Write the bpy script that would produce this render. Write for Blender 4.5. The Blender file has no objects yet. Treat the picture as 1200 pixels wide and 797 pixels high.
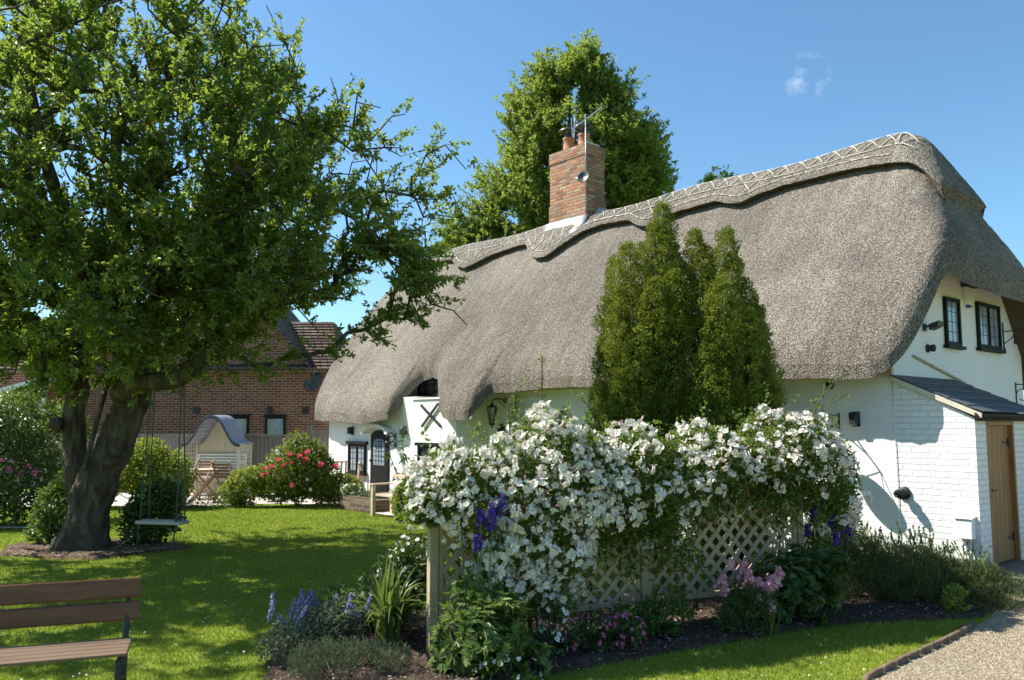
import bpy, math, random
import numpy as np
from mathutils import Vector, Matrix, noise

rng = np.random.default_rng(11)
random.seed(5)
scene = bpy.context.scene
COL = scene.collection
PI = math.pi

# ------------------------------------------------------------------ objects
def tag(o, label=None, cat=None, group=None, kind=None):
    if label: o['label'] = label
    if cat: o['category'] = cat
    if group: o['group'] = group
    if kind: o['kind'] = kind
    return o

def empty(name, loc=(0, 0, 0), rz=0.0, label=None, cat=None, group=None):
    o = bpy.data.objects.new(name, None)
    o.empty_display_size = .1
    o.location = loc
    o.rotation_euler = (0, 0, rz)
    COL.objects.link(o)
    return tag(o, label, cat, group)

def link(name, me, parent=None, loc=None, rot=None):
    o = bpy.data.objects.new(name, me)
    COL.objects.link(o)
    if parent is not None: o.parent = parent
    if loc is not None: o.location = loc
    if rot is not None: o.rotation_euler = rot
    return o

def copy_tree(o, parent=None):
    c = o.copy()
    COL.objects.link(c)
    c.parent = parent
    for ch in list(o.children):
        copy_tree(ch, c)
    return c

def mesh_arr(name, V, groups, mats, smooth=False):
    """V (n,3); groups: list of (faces (m,k) int array, material index)"""
    V = np.asarray(V, dtype=np.float32)
    me = bpy.data.meshes.new(name)
    me.vertices.add(len(V))
    me.vertices.foreach_set('co', V.ravel())
    li, st, tot, mi = [], [], [], []
    off = 0
    for F, m in groups:
        F = np.asarray(F, dtype=np.int32)
        if F.size == 0: continue
        n, k = F.shape
        li.append(F.ravel())
        st.append(off + np.arange(n, dtype=np.int32) * k)
        tot.append(np.full(n, k, np.int32))
        mi.append(np.full(n, m, np.int32))
        off += n * k
    li = np.concatenate(li); st = np.concatenate(st); tot = np.concatenate(tot); mi = np.concatenate(mi)
    me.loops.add(len(li)); me.loops.foreach_set('vertex_index', li)
    me.polygons.add(len(st))
    me.polygons.foreach_set('loop_start', st)
    me.polygons.foreach_set('loop_total', tot)
    for m in (mats if isinstance(mats, (list, tuple)) else [mats]):
        me.materials.append(m)
    me.polygons.foreach_set('material_index', mi)
    me.polygons.foreach_set('use_smooth', np.full(len(st), smooth, dtype=bool))
    me.update(calc_edges=True)
    me.validate()
    return me

class MB:
    """collects simple solids, links them as ONE mesh object"""
    def __init__(s): s.v = []; s.f = []; s.sm = []
    def add(s, vs, fs, smooth=False):
        o = len(s.v); s.v += [tuple(p) for p in vs]
        for f in fs: s.f.append(tuple(i + o for i in f)); s.sm.append(smooth)
        return s
    def box(s, x0, x1, y0, y1, z0, z1, M=None):
        p = [(x0,y0,z0),(x1,y0,z0),(x1,y1,z0),(x0,y1,z0),(x0,y0,z1),(x1,y0,z1),(x1,y1,z1),(x0,y1,z1)]
        if M is not None: p = [M @ Vector(q) for q in p]
        return s.add(p, [(0,3,2,1),(4,5,6,7),(0,1,5,4),(1,2,6,5),(2,3,7,6),(3,0,4,7)])
    def prism(s, pts, axis, a, b):
        """2D polygon extruded along axis from a to b; pts in the other two axes in order"""
        n = len(pts)
        def mk(p, t):
            return (t, p[0], p[1]) if axis == 'x' else ((p[0], t, p[1]) if axis == 'y' else (p[0], p[1], t))
        vs = [mk(p, a) for p in pts] + [mk(p, b) for p in pts]
        fs = [tuple(range(n))[::-1], tuple(range(n, 2*n))] + [(i, (i+1) % n, n + (i+1) % n, n + i) for i in range(n)]
        return s.add(vs, fs)
    def bar(s, p, q, w, h=None, up=(0,0,1)):
        p = Vector(p); q = Vector(q); h = h or w
        d = (q - p).normalized(); u = Vector(up)
        if abs(d.dot(u)) > .98: u = Vector((0, 1, 0)) if abs(d.y) < .9 else Vector((1, 0, 0))
        sd = d.cross(u).normalized() * w * .5; uu = sd.cross(d).normalized() * h * .5
        vs = []
        for c in (p, q): vs += [c - sd - uu, c + sd - uu, c + sd + uu, c - sd + uu]
        return s.add(vs, [(0,3,2,1),(4,5,6,7),(0,1,5,4),(1,2,6,5),(2,3,7,6),(3,0,4,7)])
    def tube(s, pts, rad, n=8, caps=True):
        pts = [Vector(p) for p in pts]
        if not isinstance(rad, (list, tuple)): rad = [rad] * len(pts)
        vs = []; fs = []
        ref = None
        for i, p in enumerate(pts):
            d = (pts[min(i+1, len(pts)-1)] - pts[max(i-1, 0)]).normalized()
            if ref is None:
                ref = Vector((0,0,1)) if abs(d.z) < .9 else Vector((1,0,0))
            a = d.cross(ref).normalized(); b = d.cross(a).normalized()
            ref = a.cross(d) * 1.0
            for k in range(n):
                t = 2*PI*k/n
                vs.append(p + (a*math.cos(t) + b*math.sin(t)) * rad[i])
        for i in range(len(pts)-1):
            for k in range(n):
                fs.append((i*n+k, i*n+(k+1) % n, (i+1)*n+(k+1) % n, (i+1)*n+k))
        if caps: fs += [tuple(range(n))[::-1], tuple(range((len(pts)-1)*n, len(pts)*n))]
        return s.add(vs, fs, True)
    def lathe(s, prof, c=(0,0,0), n=20, axis='z', cap=True):
        vs = []; fs = []
        for r, h in prof:
            for k in range(n):
                t = 2*PI*k/n; x, y = r*math.cos(t), r*math.sin(t)
                p = (x, y, h) if axis == 'z' else ((x, h, y) if axis == 'y' else (h, x, y))
                vs.append((p[0]+c[0], p[1]+c[1], p[2]+c[2]))
        m = len(prof)
        for i in range(m-1):
            for k in range(n): fs.append((i*n+k, i*n+(k+1) % n, (i+1)*n+(k+1) % n, (i+1)*n+k))
        if cap: fs += [tuple(range(n)), tuple(range((m-1)*n, m*n))]
        return s.add(vs, fs, True)
    def build(s, name, mat, parent=None, loc=None, rot=None, bevel=0.0):
        me = bpy.data.meshes.new(name)
        me.from_pydata([tuple(v) for v in s.v], [], s.f)
        me.materials.append(mat)
        me.polygons.foreach_set('use_smooth', s.sm)
        me.update()
        o = link(name, me, parent, loc, rot)
        if bevel:
            b = o.modifiers.new('bevel', 'BEVEL'); b.width = bevel; b.segments = 2; b.limit_method = 'ANGLE'
        return o

# ---------------------------------------------------------------- materials
def newmat(name):
    m = bpy.data.materials.new(name); m.use_nodes = True
    nt = m.node_tree; nt.nodes.clear()
    out = nt.nodes.new('ShaderNodeOutputMaterial')
    return m, nt, out
def N(nt, t, **kw):
    n = nt.nodes.new(t)
    for k, v in kw.items():
        if k.startswith('_'): setattr(n, k[1:], v)
        else: n.inputs[k.replace('__', ' ')].default_value = v
    return n
def ramp(nt, fac, stops):
    r = nt.nodes.new('ShaderNodeValToRGB')
    e = r.color_ramp.elements
    while len(e) < len(stops): e.new(.5)
    for i, (p, c) in enumerate(stops):
        e[i].position = p; e[i].color = (c[0], c[1], c[2], 1)
    nt.links.new(fac, r.inputs[0]); return r
def coords(nt, scale=(1,1,1), kind='Object'):
    tc = nt.nodes.new('ShaderNodeTexCoord'); mp = nt.nodes.new('ShaderNodeMapping')
    mp.inputs['Scale'].default_value = scale
    nt.links.new(tc.outputs[kind], mp.inputs[0]); return mp.outputs[0]
def mixc(nt, f, a, b, mode='MIX'):
    m = nt.nodes.new('ShaderNodeMix'); m.data_type = 'RGBA'; m.blend_type = mode
    for s, i in ((f, 0), (a, 6), (b, 7)):
        if hasattr(s, 'links'): nt.links.new(s, m.inputs[i])
        elif isinstance(s, (int, float)): m.inputs[i].default_value = s
        else: m.inputs[i].default_value = (s[0], s[1], s[2], 1)
    return m.outputs[2]

def mat_noise(name, c1, c2, scale=8, rough=.7, bump=.2, stretch=(1,1,1), detail=5, metallic=0, c3=None, bdist=.01, spec=.5):
    m, nt, out = newmat(name)
    v = coords(nt, stretch)
    n = N(nt, 'ShaderNodeTexNoise', Scale=scale, Detail=detail, Roughness=.6); nt.links.new(v, n.inputs['Vector'])
    st = [(.3, c1), (.7, c2)] if c3 is None else [(.25, c1), (.5, c2), (.75, c3)]
    r = ramp(nt, n.outputs[0], st)
    b = N(nt, 'ShaderNodeBsdfPrincipled', Roughness=rough, Metallic=metallic)
    b.inputs['Specular IOR Level'].default_value = spec
    nt.links.new(r.outputs[0], b.inputs['Base Color'])
    if bump:
        n2 = N(nt, 'ShaderNodeTexNoise', Scale=scale*3, Detail=6); nt.links.new(v, n2.inputs['Vector'])
        bp = N(nt, 'ShaderNodeBump', Strength=bump, Distance=bdist); nt.links.new(n2.outputs[0], bp.inputs['Height'])
        nt.links.new(bp.outputs[0], b.inputs['Normal'])
    nt.links.new(b.outputs[0], out.inputs[0]); return m

def mat_leaf(name, stops, rough=.45, trans=.35, tcol=(.35,.5,.06), patch=1.2, patchamt=.35, spec=.4):
    """leaves: every island its own shade, plus clump-sized variation in hue"""
    m, nt, out = newmat(name)
    g = nt.nodes.new('ShaderNodeNewGeometry')
    r = ramp(nt, g.outputs['Random Per Island'], stops)
    v = coords(nt)
    n = N(nt, 'ShaderNodeTexNoise', Scale=patch, Detail=3); nt.links.new(v, n.inputs['Vector'])
    rr = ramp(nt, n.outputs[0], [(.35, (.72,.8,.85)), (.65, (1.25,1.15,.9))])
    c = mixc(nt, patchamt*2 if patchamt < .5 else 1.0, r.outputs[0], rr.outputs[0], 'MULTIPLY')
    b = N(nt, 'ShaderNodeBsdfPrincipled', Roughness=rough)
    b.inputs['Specular IOR Level'].default_value = spec
    nt.links.new(c, b.inputs['Base Color'])
    t = nt.nodes.new('ShaderNodeBsdfTranslucent')
    tc = mixc(nt, .6, c, tcol)
    nt.links.new(tc, t.inputs[0])
    ms = nt.nodes.new('ShaderNodeMixShader'); ms.inputs[0].default_value = trans
    nt.links.new(b.outputs[0], ms.inputs[1]); nt.links.new(t.outputs[0], ms.inputs[2])
    nt.links.new(ms.outputs[0], out.inputs[0]); return m

def mat_island(name, stops, rough=.7, spec=.3, trans=0.0):
    m, nt, out = newmat(name)
    g = nt.nodes.new('ShaderNodeNewGeometry')
    r = ramp(nt, g.outputs['Random Per Island'], stops)
    b = N(nt, 'ShaderNodeBsdfPrincipled', Roughness=rough); b.inputs['Specular IOR Level'].default_value = spec
    nt.links.new(r.outputs[0], b.inputs['Base Color'])
    if trans:
        t = nt.nodes.new('ShaderNodeBsdfTranslucent'); nt.links.new(r.outputs[0], t.inputs[0])
        ms = nt.nodes.new('ShaderNodeMixShader'); ms.inputs[0].default_value = trans
        nt.links.new(b.outputs[0], ms.inputs[1]); nt.links.new(t.outputs[0], ms.inputs[2])
        nt.links.new(ms.outputs[0], out.inputs[0])
    else: nt.links.new(b.outputs[0], out.inputs[0])
    return m

def mat_brick(name, stops, mortar, bw=.225, rh=.075, ms=.01, bump=.6, painted=False, dirt=None, rough=.85, wob=.004):
    m, nt, out = newmat(name)
    tc = nt.nodes.new('ShaderNodeTexCoord')
    sp = nt.nodes.new('ShaderNodeSeparateXYZ'); nt.links.new(tc.outputs['Object'], sp.inputs[0])
    ad = N(nt, 'ShaderNodeMath', _operation='ADD'); nt.links.new(sp.outputs[0], ad.inputs[0]); nt.links.new(sp.outputs[1], ad.inputs[1])
    cb = nt.nodes.new('ShaderNodeCombineXYZ'); nt.links.new(ad.outputs[0], cb.inputs[0]); nt.links.new(sp.outputs[2], cb.inputs[1])
    nz = N(nt, 'ShaderNodeTexNoise', Scale=9, Detail=3); nt.links.new(tc.outputs['Object'], nz.inputs['Vector'])
    vs = N(nt, 'ShaderNodeVectorMath', _operation='SCALE'); vs.inputs['Scale'].default_value = wob*4
    nt.links.new(nz.outputs['Color'], vs.inputs[0])
    va = N(nt, 'ShaderNodeVectorMath', _operation='ADD'); nt.links.new(cb.outputs[0], va.inputs[0]); nt.links.new(vs.outputs[0], va.inputs[1])
    br = nt.nodes.new('ShaderNodeTexBrick'); br.inputs['Scale'].default_value = 1
    br.inputs['Brick Width'].default_value = bw; br.inputs['Row Height'].default_value = rh
    br.inputs['Mortar Size'].default_value = ms; br.inputs['Mortar Smooth'].default_value = .35
    br.inputs['Color1'].default_value = (0,0,0,1); br.inputs['Color2'].default_value = (1,1,1,1); br.inputs['Mortar'].default_value = (.5,.5,.5,1)
    nt.links.new(va.outputs[0], br.inputs['Vector'])
    r = ramp(nt, br.outputs['Color'], stops)
    n2 = N(nt, 'ShaderNodeTexNoise', Scale=30, Detail=5); nt.links.new(tc.outputs['Object'], n2.inputs['Vector'])
    r2 = ramp(nt, n2.outputs[0], [(.3, (.8,.8,.8)), (.7, (1.15,1.12,1.1))])
    c = mixc(nt, .7 if not painted else .1, r.outputs[0], r2.outputs[0], 'MULTIPLY')
    c = mixc(nt, br.outputs['Fac'], c, mortar)
    n3 = N(nt, 'ShaderNodeTexNoise', Scale=1.3, Detail=6, Roughness=.65); nt.links.new(tc.outputs['Object'], n3.inputs['Vector'])
    if dirt:
        r3 = ramp(nt, n3.outputs[0], [(.5, (0,0,0)), (.75, (1,1,1))])
        mm = N(nt, 'ShaderNodeMath', _operation='MULTIPLY'); mm.inputs[1].default_value = dirt[1]; nt.links.new(r3.outputs[0], mm.inputs[0])
        c = mixc(nt, mm.outputs[0], c, dirt[0])
    if painted:
        # rain splash and algae above the ground
        mr = N(nt, 'ShaderNodeMapRange'); mr.inputs[1].default_value = .55; mr.inputs[2].default_value = .0; nt.links.new(sp.outputs[2], mr.inputs[0])
        n8 = N(nt, 'ShaderNodeTexNoise', Scale=6, Detail=6, Roughness=.7); nt.links.new(tc.outputs['Object'], n8.inputs['Vector'])
        r8 = ramp(nt, n8.outputs[0], [(.40, (0,0,0)), (.65, (1,1,1))])
        m8 = N(nt, 'ShaderNodeMath', _operation='MULTIPLY'); nt.links.new(mr.outputs[0], m8.inputs[0]); nt.links.new(r8.outputs[0], m8.inputs[1])
        c = mixc(nt, m8.outputs[0], c, (.42,.42,.32))
        # thin drips and flaking
        cbx = nt.nodes.new('ShaderNodeMapping'); cbx.inputs['Scale'].default_value = (9, 9, .6); nt.links.new(tc.outputs['Object'], cbx.inputs[0])
        n9 = N(nt, 'ShaderNodeTexNoise', Scale=2.5, Detail=5, Roughness=.7); nt.links.new(cbx.outputs[0], n9.inputs['Vector'])
        r9 = ramp(nt, n9.outputs[0], [(.62, (0,0,0)), (.80, (.55,.55,.55))]); c = mixc(nt, r9.outputs[0], c, (.50,.46,.38))
    b = N(nt, 'ShaderNodeBsdfPrincipled', Roughness=rough); b.inputs['Specular IOR Level'].default_value = .25
    nt.links.new(c, b.inputs['Base Color'])
    h = N(nt, 'ShaderNodeMath', _operation='MULTIPLY_ADD'); h.inputs[1].default_value = -1.0
    nt.links.new(br.outputs['Fac'], h.inputs[0])
    n4 = N(nt, 'ShaderNodeTexNoise', Scale=14, Detail=5); nt.links.new(tc.outputs['Object'], n4.inputs['Vector'])
    nt.links.new(n4.outputs[0], h.inputs[2])
    bp = N(nt, 'ShaderNodeBump', Strength=bump, Distance=.012); nt.links.new(h.outputs[0], bp.inputs['Height'])
    nt.links.new(bp.outputs[0], b.inputs['Normal'])
    nt.links.new(b.outputs[0], out.inputs[0]); return m

def mat_thatch(name, dark, mid, light, scale=38, along=None):
    m, nt, out = newmat(name)
    v = coords(nt)
    n = N(nt, 'ShaderNodeTexNoise', Scale=scale, Detail=3, Roughness=.7); nt.links.new(v, n.inputs['Vector'])
    r = ramp(nt, n.outputs[0], [(.38, dark), (.5, mid), (.63, light)])
    # weathering: streaks that run down the slope
    vs = coords(nt, (1.6, .35, .35))
    n2 = N(nt, 'ShaderNodeTexNoise', Scale=2.2, Detail=5, Roughness=.65); nt.links.new(vs, n2.inputs['Vector'])
    r2 = ramp(nt, n2.outputs[0], [(.3, (.78,.76,.76)), (.7, (1.15,1.13,1.08))])
    c = mixc(nt, .85, r.outputs[0], r2.outputs[0], 'MULTIPLY')
    # reeds running down the slope, and broad darker weathered areas
    vr = coords(nt, (26, 1.1, 1.1)); n5 = N(nt, 'ShaderNodeTexNoise', Scale=1.6, Detail=4, Roughness=.7); nt.links.new(vr, n5.inputs['Vector'])
    r5 = ramp(nt, n5.outputs[0], [(.35, (.80,.79,.78)), (.65, (1.16,1.15,1.13))]); c = mixc(nt, .7, c, r5.outputs[0], 'MULTIPLY')
    n6 = N(nt, 'ShaderNodeTexNoise', Scale=.45, Detail=6, Roughness=.6); nt.links.new(v, n6.inputs['Vector'])
    r6 = ramp(nt, n6.outputs[0], [(.38, (.74,.72,.71)), (.62, (1.16,1.15,1.12))]); c = mixc(nt, .8, c, r6.outputs[0], 'MULTIPLY')
    vo = N(nt, 'ShaderNodeTexVoronoi', Scale=scale*1.4); nt.links.new(v, vo.inputs['Vector'])
    b = N(nt, 'ShaderNodeBsdfPrincipled', Roughness=.95); b.inputs['Specular IOR Level'].default_value = .1
    nt.links.new(c, b.inputs['Base Color'])
    h = N(nt, 'ShaderNodeMath', _operation='ADD'); nt.links.new(n.outputs[0], h.inputs[0]); nt.links.new(vo.outputs[0], h.inputs[1])
    bp = N(nt, 'ShaderNodeBump', Strength=.8, Distance=.02); nt.links.new(h.outputs[0], bp.inputs['Height'])
    nt.links.new(bp.outputs[0], b.inputs['Normal'])
    nt.links.new(b.outputs[0], out.inputs[0]); return m

def mat_glass(name, tint=(.03,.035,.04)):
    m, nt, out = newmat(name)
    v = coords(nt); n = N(nt, 'ShaderNodeTexNoise', Scale=5); nt.links.new(v, n.inputs['Vector'])
    b = N(nt, 'ShaderNodeBsdfPrincipled', Roughness=.05); b.inputs['Specular IOR Level'].default_value = .8
    b.inputs['Base Color'].default_value = (*tint, 1)
    bp = N(nt, 'ShaderNodeBump', Strength=.15, Distance=.01); nt.links.new(n.outputs[0], bp.inputs['Height']); nt.links.new(bp.outputs[0], b.inputs['Normal'])
    nt.links.new(b.outputs[0], out.inputs[0]); return m

M = {}
M['paint'] = mat_brick('painted_brick', [(0,(.80,.80,.77)),(1,(.84,.83,.80))], (.78,.78,.75), bump=.28, painted=True, dirt=((.58,.54,.44), .22), wob=.006)
M['paint_side'] = mat_brick('painted_brick_side', [(0,(.80,.80,.77)),(1,(.85,.84,.81))], (.72,.72,.70), ms=.012, bump=.75, painted=True, dirt=((.62,.58,.5), .12), wob=.002)
M['red_brick'] = mat_brick('red_brick', [(0,(.13,.045,.032)),(.5,(.20,.066,.045)),(1,(.27,.10,.065))], (.34,.27,.21), ms=.011, bump=.5)
M['chim_brick'] = mat_brick('chimney_brick', [(0,(.22,.10,.06)),(.35,(.40,.15,.07)),(.6,(.52,.24,.12)),(.85,(.33,.22,.15)),(1,(.5,.34,.2))], (.22,.18,.14), ms=.014, bump=1.0, dirt=((.16,.14,.09), .6), wob=.004)
M['thatch'] = mat_thatch('reed_thatch', (.080,.072,.062), (.195,.177,.153), (.40,.37,.325), 46)
M['thatch_under'] = mat_noise('cut_reed_underside', (.09,.065,.042), (.17,.13,.088), 60, .95, .8, stretch=(1,1,.5), bdist=.02, spec=.1)
M['thatch_cap'] = mat_thatch('ridge_thatch', (.095,.087,.075), (.18,.167,.145), (.31,.29,.255), 30)
M['rod'] = mat_noise('hazel_rod', (.42,.38,.32), (.62,.58,.50), 20, .7, .2)
M['lead'] = mat_noise('lead_sheet', (.20,.225,.245), (.33,.36,.385), 6, .5, .3, metallic=.3)
M['terracotta'] = mat_noise('terracotta', (.36,.13,.07), (.50,.22,.13), 12, .8, .3)
M['black'] = mat_noise('black_iron', (.012,.012,.012), (.03,.03,.03), 20, .45, .15)
M['frame'] = mat_noise('black_painted_wood', (.008,.008,.008), (.016,.015,.015), 14, .6, .1, stretch=(1,1,.2), spec=.2)
M['glass'] = mat_glass('window_glass')
M['glass_pale'] = mat_noise('curtained_glass', (.17,.22,.28), (.40,.45,.5), 6, .12, 0, stretch=(6,6,.3), spec=.8)
M['white'] = mat_noise('white_paint', (.76,.77,.76), (.84,.84,.83), 6, .5, .1)
M['cream'] = mat_noise('cream_painted_timber', (.52,.47,.36), (.64,.585,.46), 5, .6, .2, stretch=(1,1,.2))
M['slate'] = mat_noise('slate', (.045,.05,.058), (.10,.105,.115), 7, .6, .4)
M['oak'] = mat_noise('oak_boards', (.15,.062,.018), (.31,.14,.042), 5, .55, .35, stretch=(3,3,.25), c3=(.38,.185,.06))
M['old_oak'] = mat_noise('weathered_timber', (.30,.25,.17), (.48,.42,.30), 6, .8, .4, stretch=(.3,1,1))
M['trellis'] = mat_noise('weathered_softwood', (.34,.26,.155), (.50,.395,.255), 9, .8, .35)
M['grey_wood'] = mat_noise('grey_fence_boards', (.13,.115,.10), (.27,.24,.21), 5, .85, .4, stretch=(4,4,.3))
M['bench_wood'] = mat_noise('brown_stained_slats', (.055,.018,.009), (.12,.04,.018), 5, .35, .3, stretch=(.4,3,3), c3=(.19,.075,.035))
M['seat_wood'] = mat_noise('worn_bench_slats', (.10,.058,.032), (.20,.125,.072), 5, .55, .35, stretch=(.4,3,3))
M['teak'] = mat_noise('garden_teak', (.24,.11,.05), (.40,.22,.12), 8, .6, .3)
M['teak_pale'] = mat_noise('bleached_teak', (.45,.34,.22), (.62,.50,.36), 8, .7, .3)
M['plank'] = mat_noise('grey_plank', (.30,.27,.21), (.48,.44,.36), 8, .8, .4, stretch=(.4,3,3))
M['rope'] = mat_noise('green_rope', (.04,.07,.05), (.10,.14,.10), 60, .8, .5)
M['bark'] = mat_noise('apple_bark', (.035,.027,.020), (.095,.074,.054), 9, .95, 1.0, stretch=(1,1,.35), c3=(.19,.17,.12), bdist=.06, spec=.15)
M['twig'] = mat_noise('twig_bark', (.06,.045,.03), (.13,.10,.07), 20, .9, .3)
M['tiles'] = mat_brick('clay_roof_tiles', [(0,(.10,.065,.05)),(.5,(.16,.10,.075)),(1,(.22,.14,.10))], (.02,.018,.015), bw=.22, rh=.13, ms=.018, bump=1.0, dirt=((.30,.28,.24), .5))
M['stone'] = mat_noise('pale_paving', (.40,.37,.31), (.55,.52,.45), 4, .85, .3)
M['steel'] = mat_noise('galvanised_steel', (.22,.23,.24), (.36,.37,.38), 20, .35, .1, metallic=.7)
M['blind'] = mat_noise('pale_blue_blind', (.50,.58,.64), (.60,.68,.73), 3, .4, .05)
M['yellow'] = mat_noise('stamen_yellow', (.62,.42,.06), (.75,.55,.12), 40, .7, 0)

# ------------------------------------------------------------- leaf meshes
def unit(a): return a / np.maximum(np.linalg.norm(a, axis=1, keepdims=True), 1e-9)
def leaf_arrays(P, D, Nn, L, W, fold=.22, droop=.12, hexa=True):
    D = unit(D); S = unit(np.cross(D, Nn)); U = np.cross(S, D)
    L = np.asarray(L).reshape(-1, 1); W = np.asarray(W).reshape(-1, 1)
    n = len(P)
    if hexa:
        a = P; d = P + D*L - U*droop*L
        bl = P + D*.32*L + S*.5*W + U*fold*W; br = P + D*.32*L - S*.5*W + U*fold*W
        cl = P + D*.72*L + S*.38*W + U*(fold*.6*W - droop*.4*L); cr = P + D*.72*L - S*.38*W + U*(fold*.6*W - droop*.4*L)
        V = np.stack([a, bl, cl, d, cr, br], 1).reshape(-1, 3)
        i = (np.arange(n)*6)[:, None]
        F = np.concatenate([i + np.array([0,1,2,3]), i + np.array([0,3,4,5])])
    else:
        a = P; d = P + D*L - U*droop*L
        bl = P + D*.42*L + S*.5*W + U*fold*W; br = P + D*.42*L - S*.5*W + U*fold*W
        V = np.stack([a, bl, d, br], 1).reshape(-1, 3)
        i = (np.arange(n)*4)[:, None]
        F = np.concatenate([i + np.array([0,1,2]), i + np.array([0,2,3])])
    return V, F
def leaf_obj(name, P, D, Nn, L, W, mat, parent=None, **kw):
    V, F = leaf_arrays(np.asarray(P), np.asarray(D), np.asarray(Nn), L, W, **kw)
    return link(name, mesh_arr(name, V, [(F, 0)], mat), parent)
def rdir(n, up=0.0):
    d = rng.normal(size=(n, 3)); d = unit(d); d[:, 2] += up; return unit(d)

# ------------------------------------------------------------------- camera
cam = bpy.data.cameras.new('camera')
co = bpy.data.objects.new('camera', cam); COL.objects.link(co)
co.location = (0, 0, 1.8)
co.rotation_euler = (PI/2 + math.atan(97/980), 0, 0)
cam.sensor_width = 36; cam.lens = 29.4
cam.clip_start = .05; cam.clip_end = 2000
cam.dof.use_dof = True; cam.dof.focus_distance = 10.5; cam.dof.aperture_fstop = 1.8
scene.camera = co

# ---------------------------------------------------------------- daylight
w = bpy.data.worlds.new('World'); scene.world = w; w.use_nodes = True
nt = w.node_tree
sky = nt.nodes.new('ShaderNodeTexSky'); sky.sky_type = 'NISHITA'; sky.sun_disc = False
EL = math.radians(48); AZ = math.radians(-77.5)
sky.sun_elevation = EL; sky.sun_rotation = AZ; sky.altitude = 600; sky.air_density = 1.1; sky.dust_density = .9; sky.ozone_density = 2.5
bg = nt.nodes['Background']; bg.inputs[1].default_value = .10
skc = mixc(nt, 1.0, sky.outputs[0], (.69, .92, .98), 'MULTIPLY')
# one small wisp of cloud, high on the right
wtc = nt.nodes.new('ShaderNodeTexCoord'); cdir = Vector((.352, .9641, .412)).normalized()
dp_ = N(nt, 'ShaderNodeVectorMath', _operation='DOT_PRODUCT'); dp_.inputs[1].default_value = cdir; nt.links.new(wtc.outputs['Generated'], dp_.inputs[0])
mk_ = N(nt, 'ShaderNodeMapRange'); mk_.inputs[1].default_value = math.cos(math.radians(1.55)); mk_.inputs[2].default_value = 1.0; nt.links.new(dp_.outputs['Value'], mk_.inputs[0])
wn = N(nt, 'ShaderNodeTexNoise', Scale=42, Detail=6, Roughness=.6); nt.links.new(wtc.outputs['Generated'], wn.inputs['Vector'])
wr = ramp(nt, wn.outputs[0], [(.46, (0,0,0)), (.80, (.7,.7,.7))])
wm = N(nt, 'ShaderNodeMath', _operation='MULTIPLY'); nt.links.new(mk_.outputs[0], wm.inputs[0]); nt.links.new(wr.outputs[0], wm.inputs[1])
skc = mixc(nt, wm.outputs[0], skc, (6.5, 6.9, 7.2)); nt.links.new(skc, bg.inputs[0])
sl = bpy.data.lights.new('sun', 'SUN'); sl.energy = 4.9; sl.angle = math.radians(.55); sl.color = (1.0, .945, .86)
so = bpy.data.objects.new('sun', sl); COL.objects.link(so)
sd = Vector((math.sin(AZ)*math.cos(EL), math.cos(AZ)*math.cos(EL), math.sin(EL)))
so.rotation_euler = sd.to_track_quat('Z', 'Y').to_euler(); so.location = sd * 60
vs = scene.view_settings
vs.view_transform = 'Standard'; vs.look = 'None'; vs.exposure = 1.0; vs.gamma = 1; vs.use_curve_mapping = False

# ------------------------------------------------------------------- ground
def inpoly(x, y, poly):
    r = np.zeros(len(x), bool); n = len(poly); j = n-1
    for i in range(n):
        xi, yi = poly[i]; xj, yj = poly[j]
        c = ((yi > y) != (yj > y)) & (x < (xj-xi)*(y-yi)/(yj-yi+1e-12)+xi)
        r ^= c; j = i
    return r
BED = [(-1.45,5.4),(-1.75,6.2),(-1.95,7.0),(-1.75,7.9),(-1.0,8.2),(.4,8.4),(2.0,9.4),(2.9,10.9),(4.4,10.9),(5.45,9.95),(5.0,8.7),(4.35,7.95),(3.8,7.85),(2.9,7.7),(1.9,7.15),(1.2,6.75),(.2,6.15),(-.3,5.4)]
EDGE = [(1.95,5.2),(2.2,5.6),(2.52,6.09),(3.0,6.55),(3.48,6.99),(3.85,7.35),(4.1,7.62)]
DRIVE = EDGE + [(4.35,7.85),(5.0,8.7),(5.6,9.9),(5.72,10.3),(7.2,11.9),(14,18),(20,10),(14,2),(2,2)]
PATIO = [(-10.5,18.2),(-6.9,18.2),(-6.4,18.6),(-5.2,18.9),(-3.6,18.5),(-3.5,22),(-16,22),(-16,18.4)]
GC, GS = math.cos(math.radians(-49)), math.sin(math.radians(-49))
G0 = (4.93, 10.86)
def HW(x, y, z=0): return Vector((G0[0] + x*GC - y*GS, G0[1] + x*GS + y*GC, z))
HOUSE = [tuple(HW(*p)[:2]) for p in ((1.0,-.05),(-8.4,-.05),(-8.4,-.7),(-13.75,-.7),(-14.6,.0),(-14.6,5),(1.0,5))]

def gmat(name, cols, scale, bump, rough=.95, dist=.02):
    return mat_noise(name, cols[0], cols[1], scale, rough, bump, c3=cols[2] if len(cols) > 2 else None, bdist=dist, spec=.15)
M['lawn'] = None
m, nt, out = newmat('lawn_grass')
v = coords(nt)
n1 = N(nt, 'ShaderNodeTexNoise', Scale=.9, Detail=5, Roughness=.6); nt.links.new(v, n1.inputs['Vector'])
n2 = N(nt, 'ShaderNodeTexNoise', Scale=60, Detail=4); nt.links.new(v, n2.inputs['Vector'])
r1 = ramp(nt, n1.outputs[0], [(.3, (.125,.18,.022)), (.55, (.20,.25,.032)), (.75, (.30,.31,.055))])
r2 = ramp(nt, n2.outputs[0], [(.3, (.6,.65,.6)), (.7, (1.3,1.25,1.2))])
c = mixc(nt, .8, r1.outputs[0], r2.outputs[0], 'MULTIPLY')
b = N(nt, 'ShaderNodeBsdfPrincipled', Roughness=.9); b.inputs['Specular IOR Level'].default_value = .1
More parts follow.
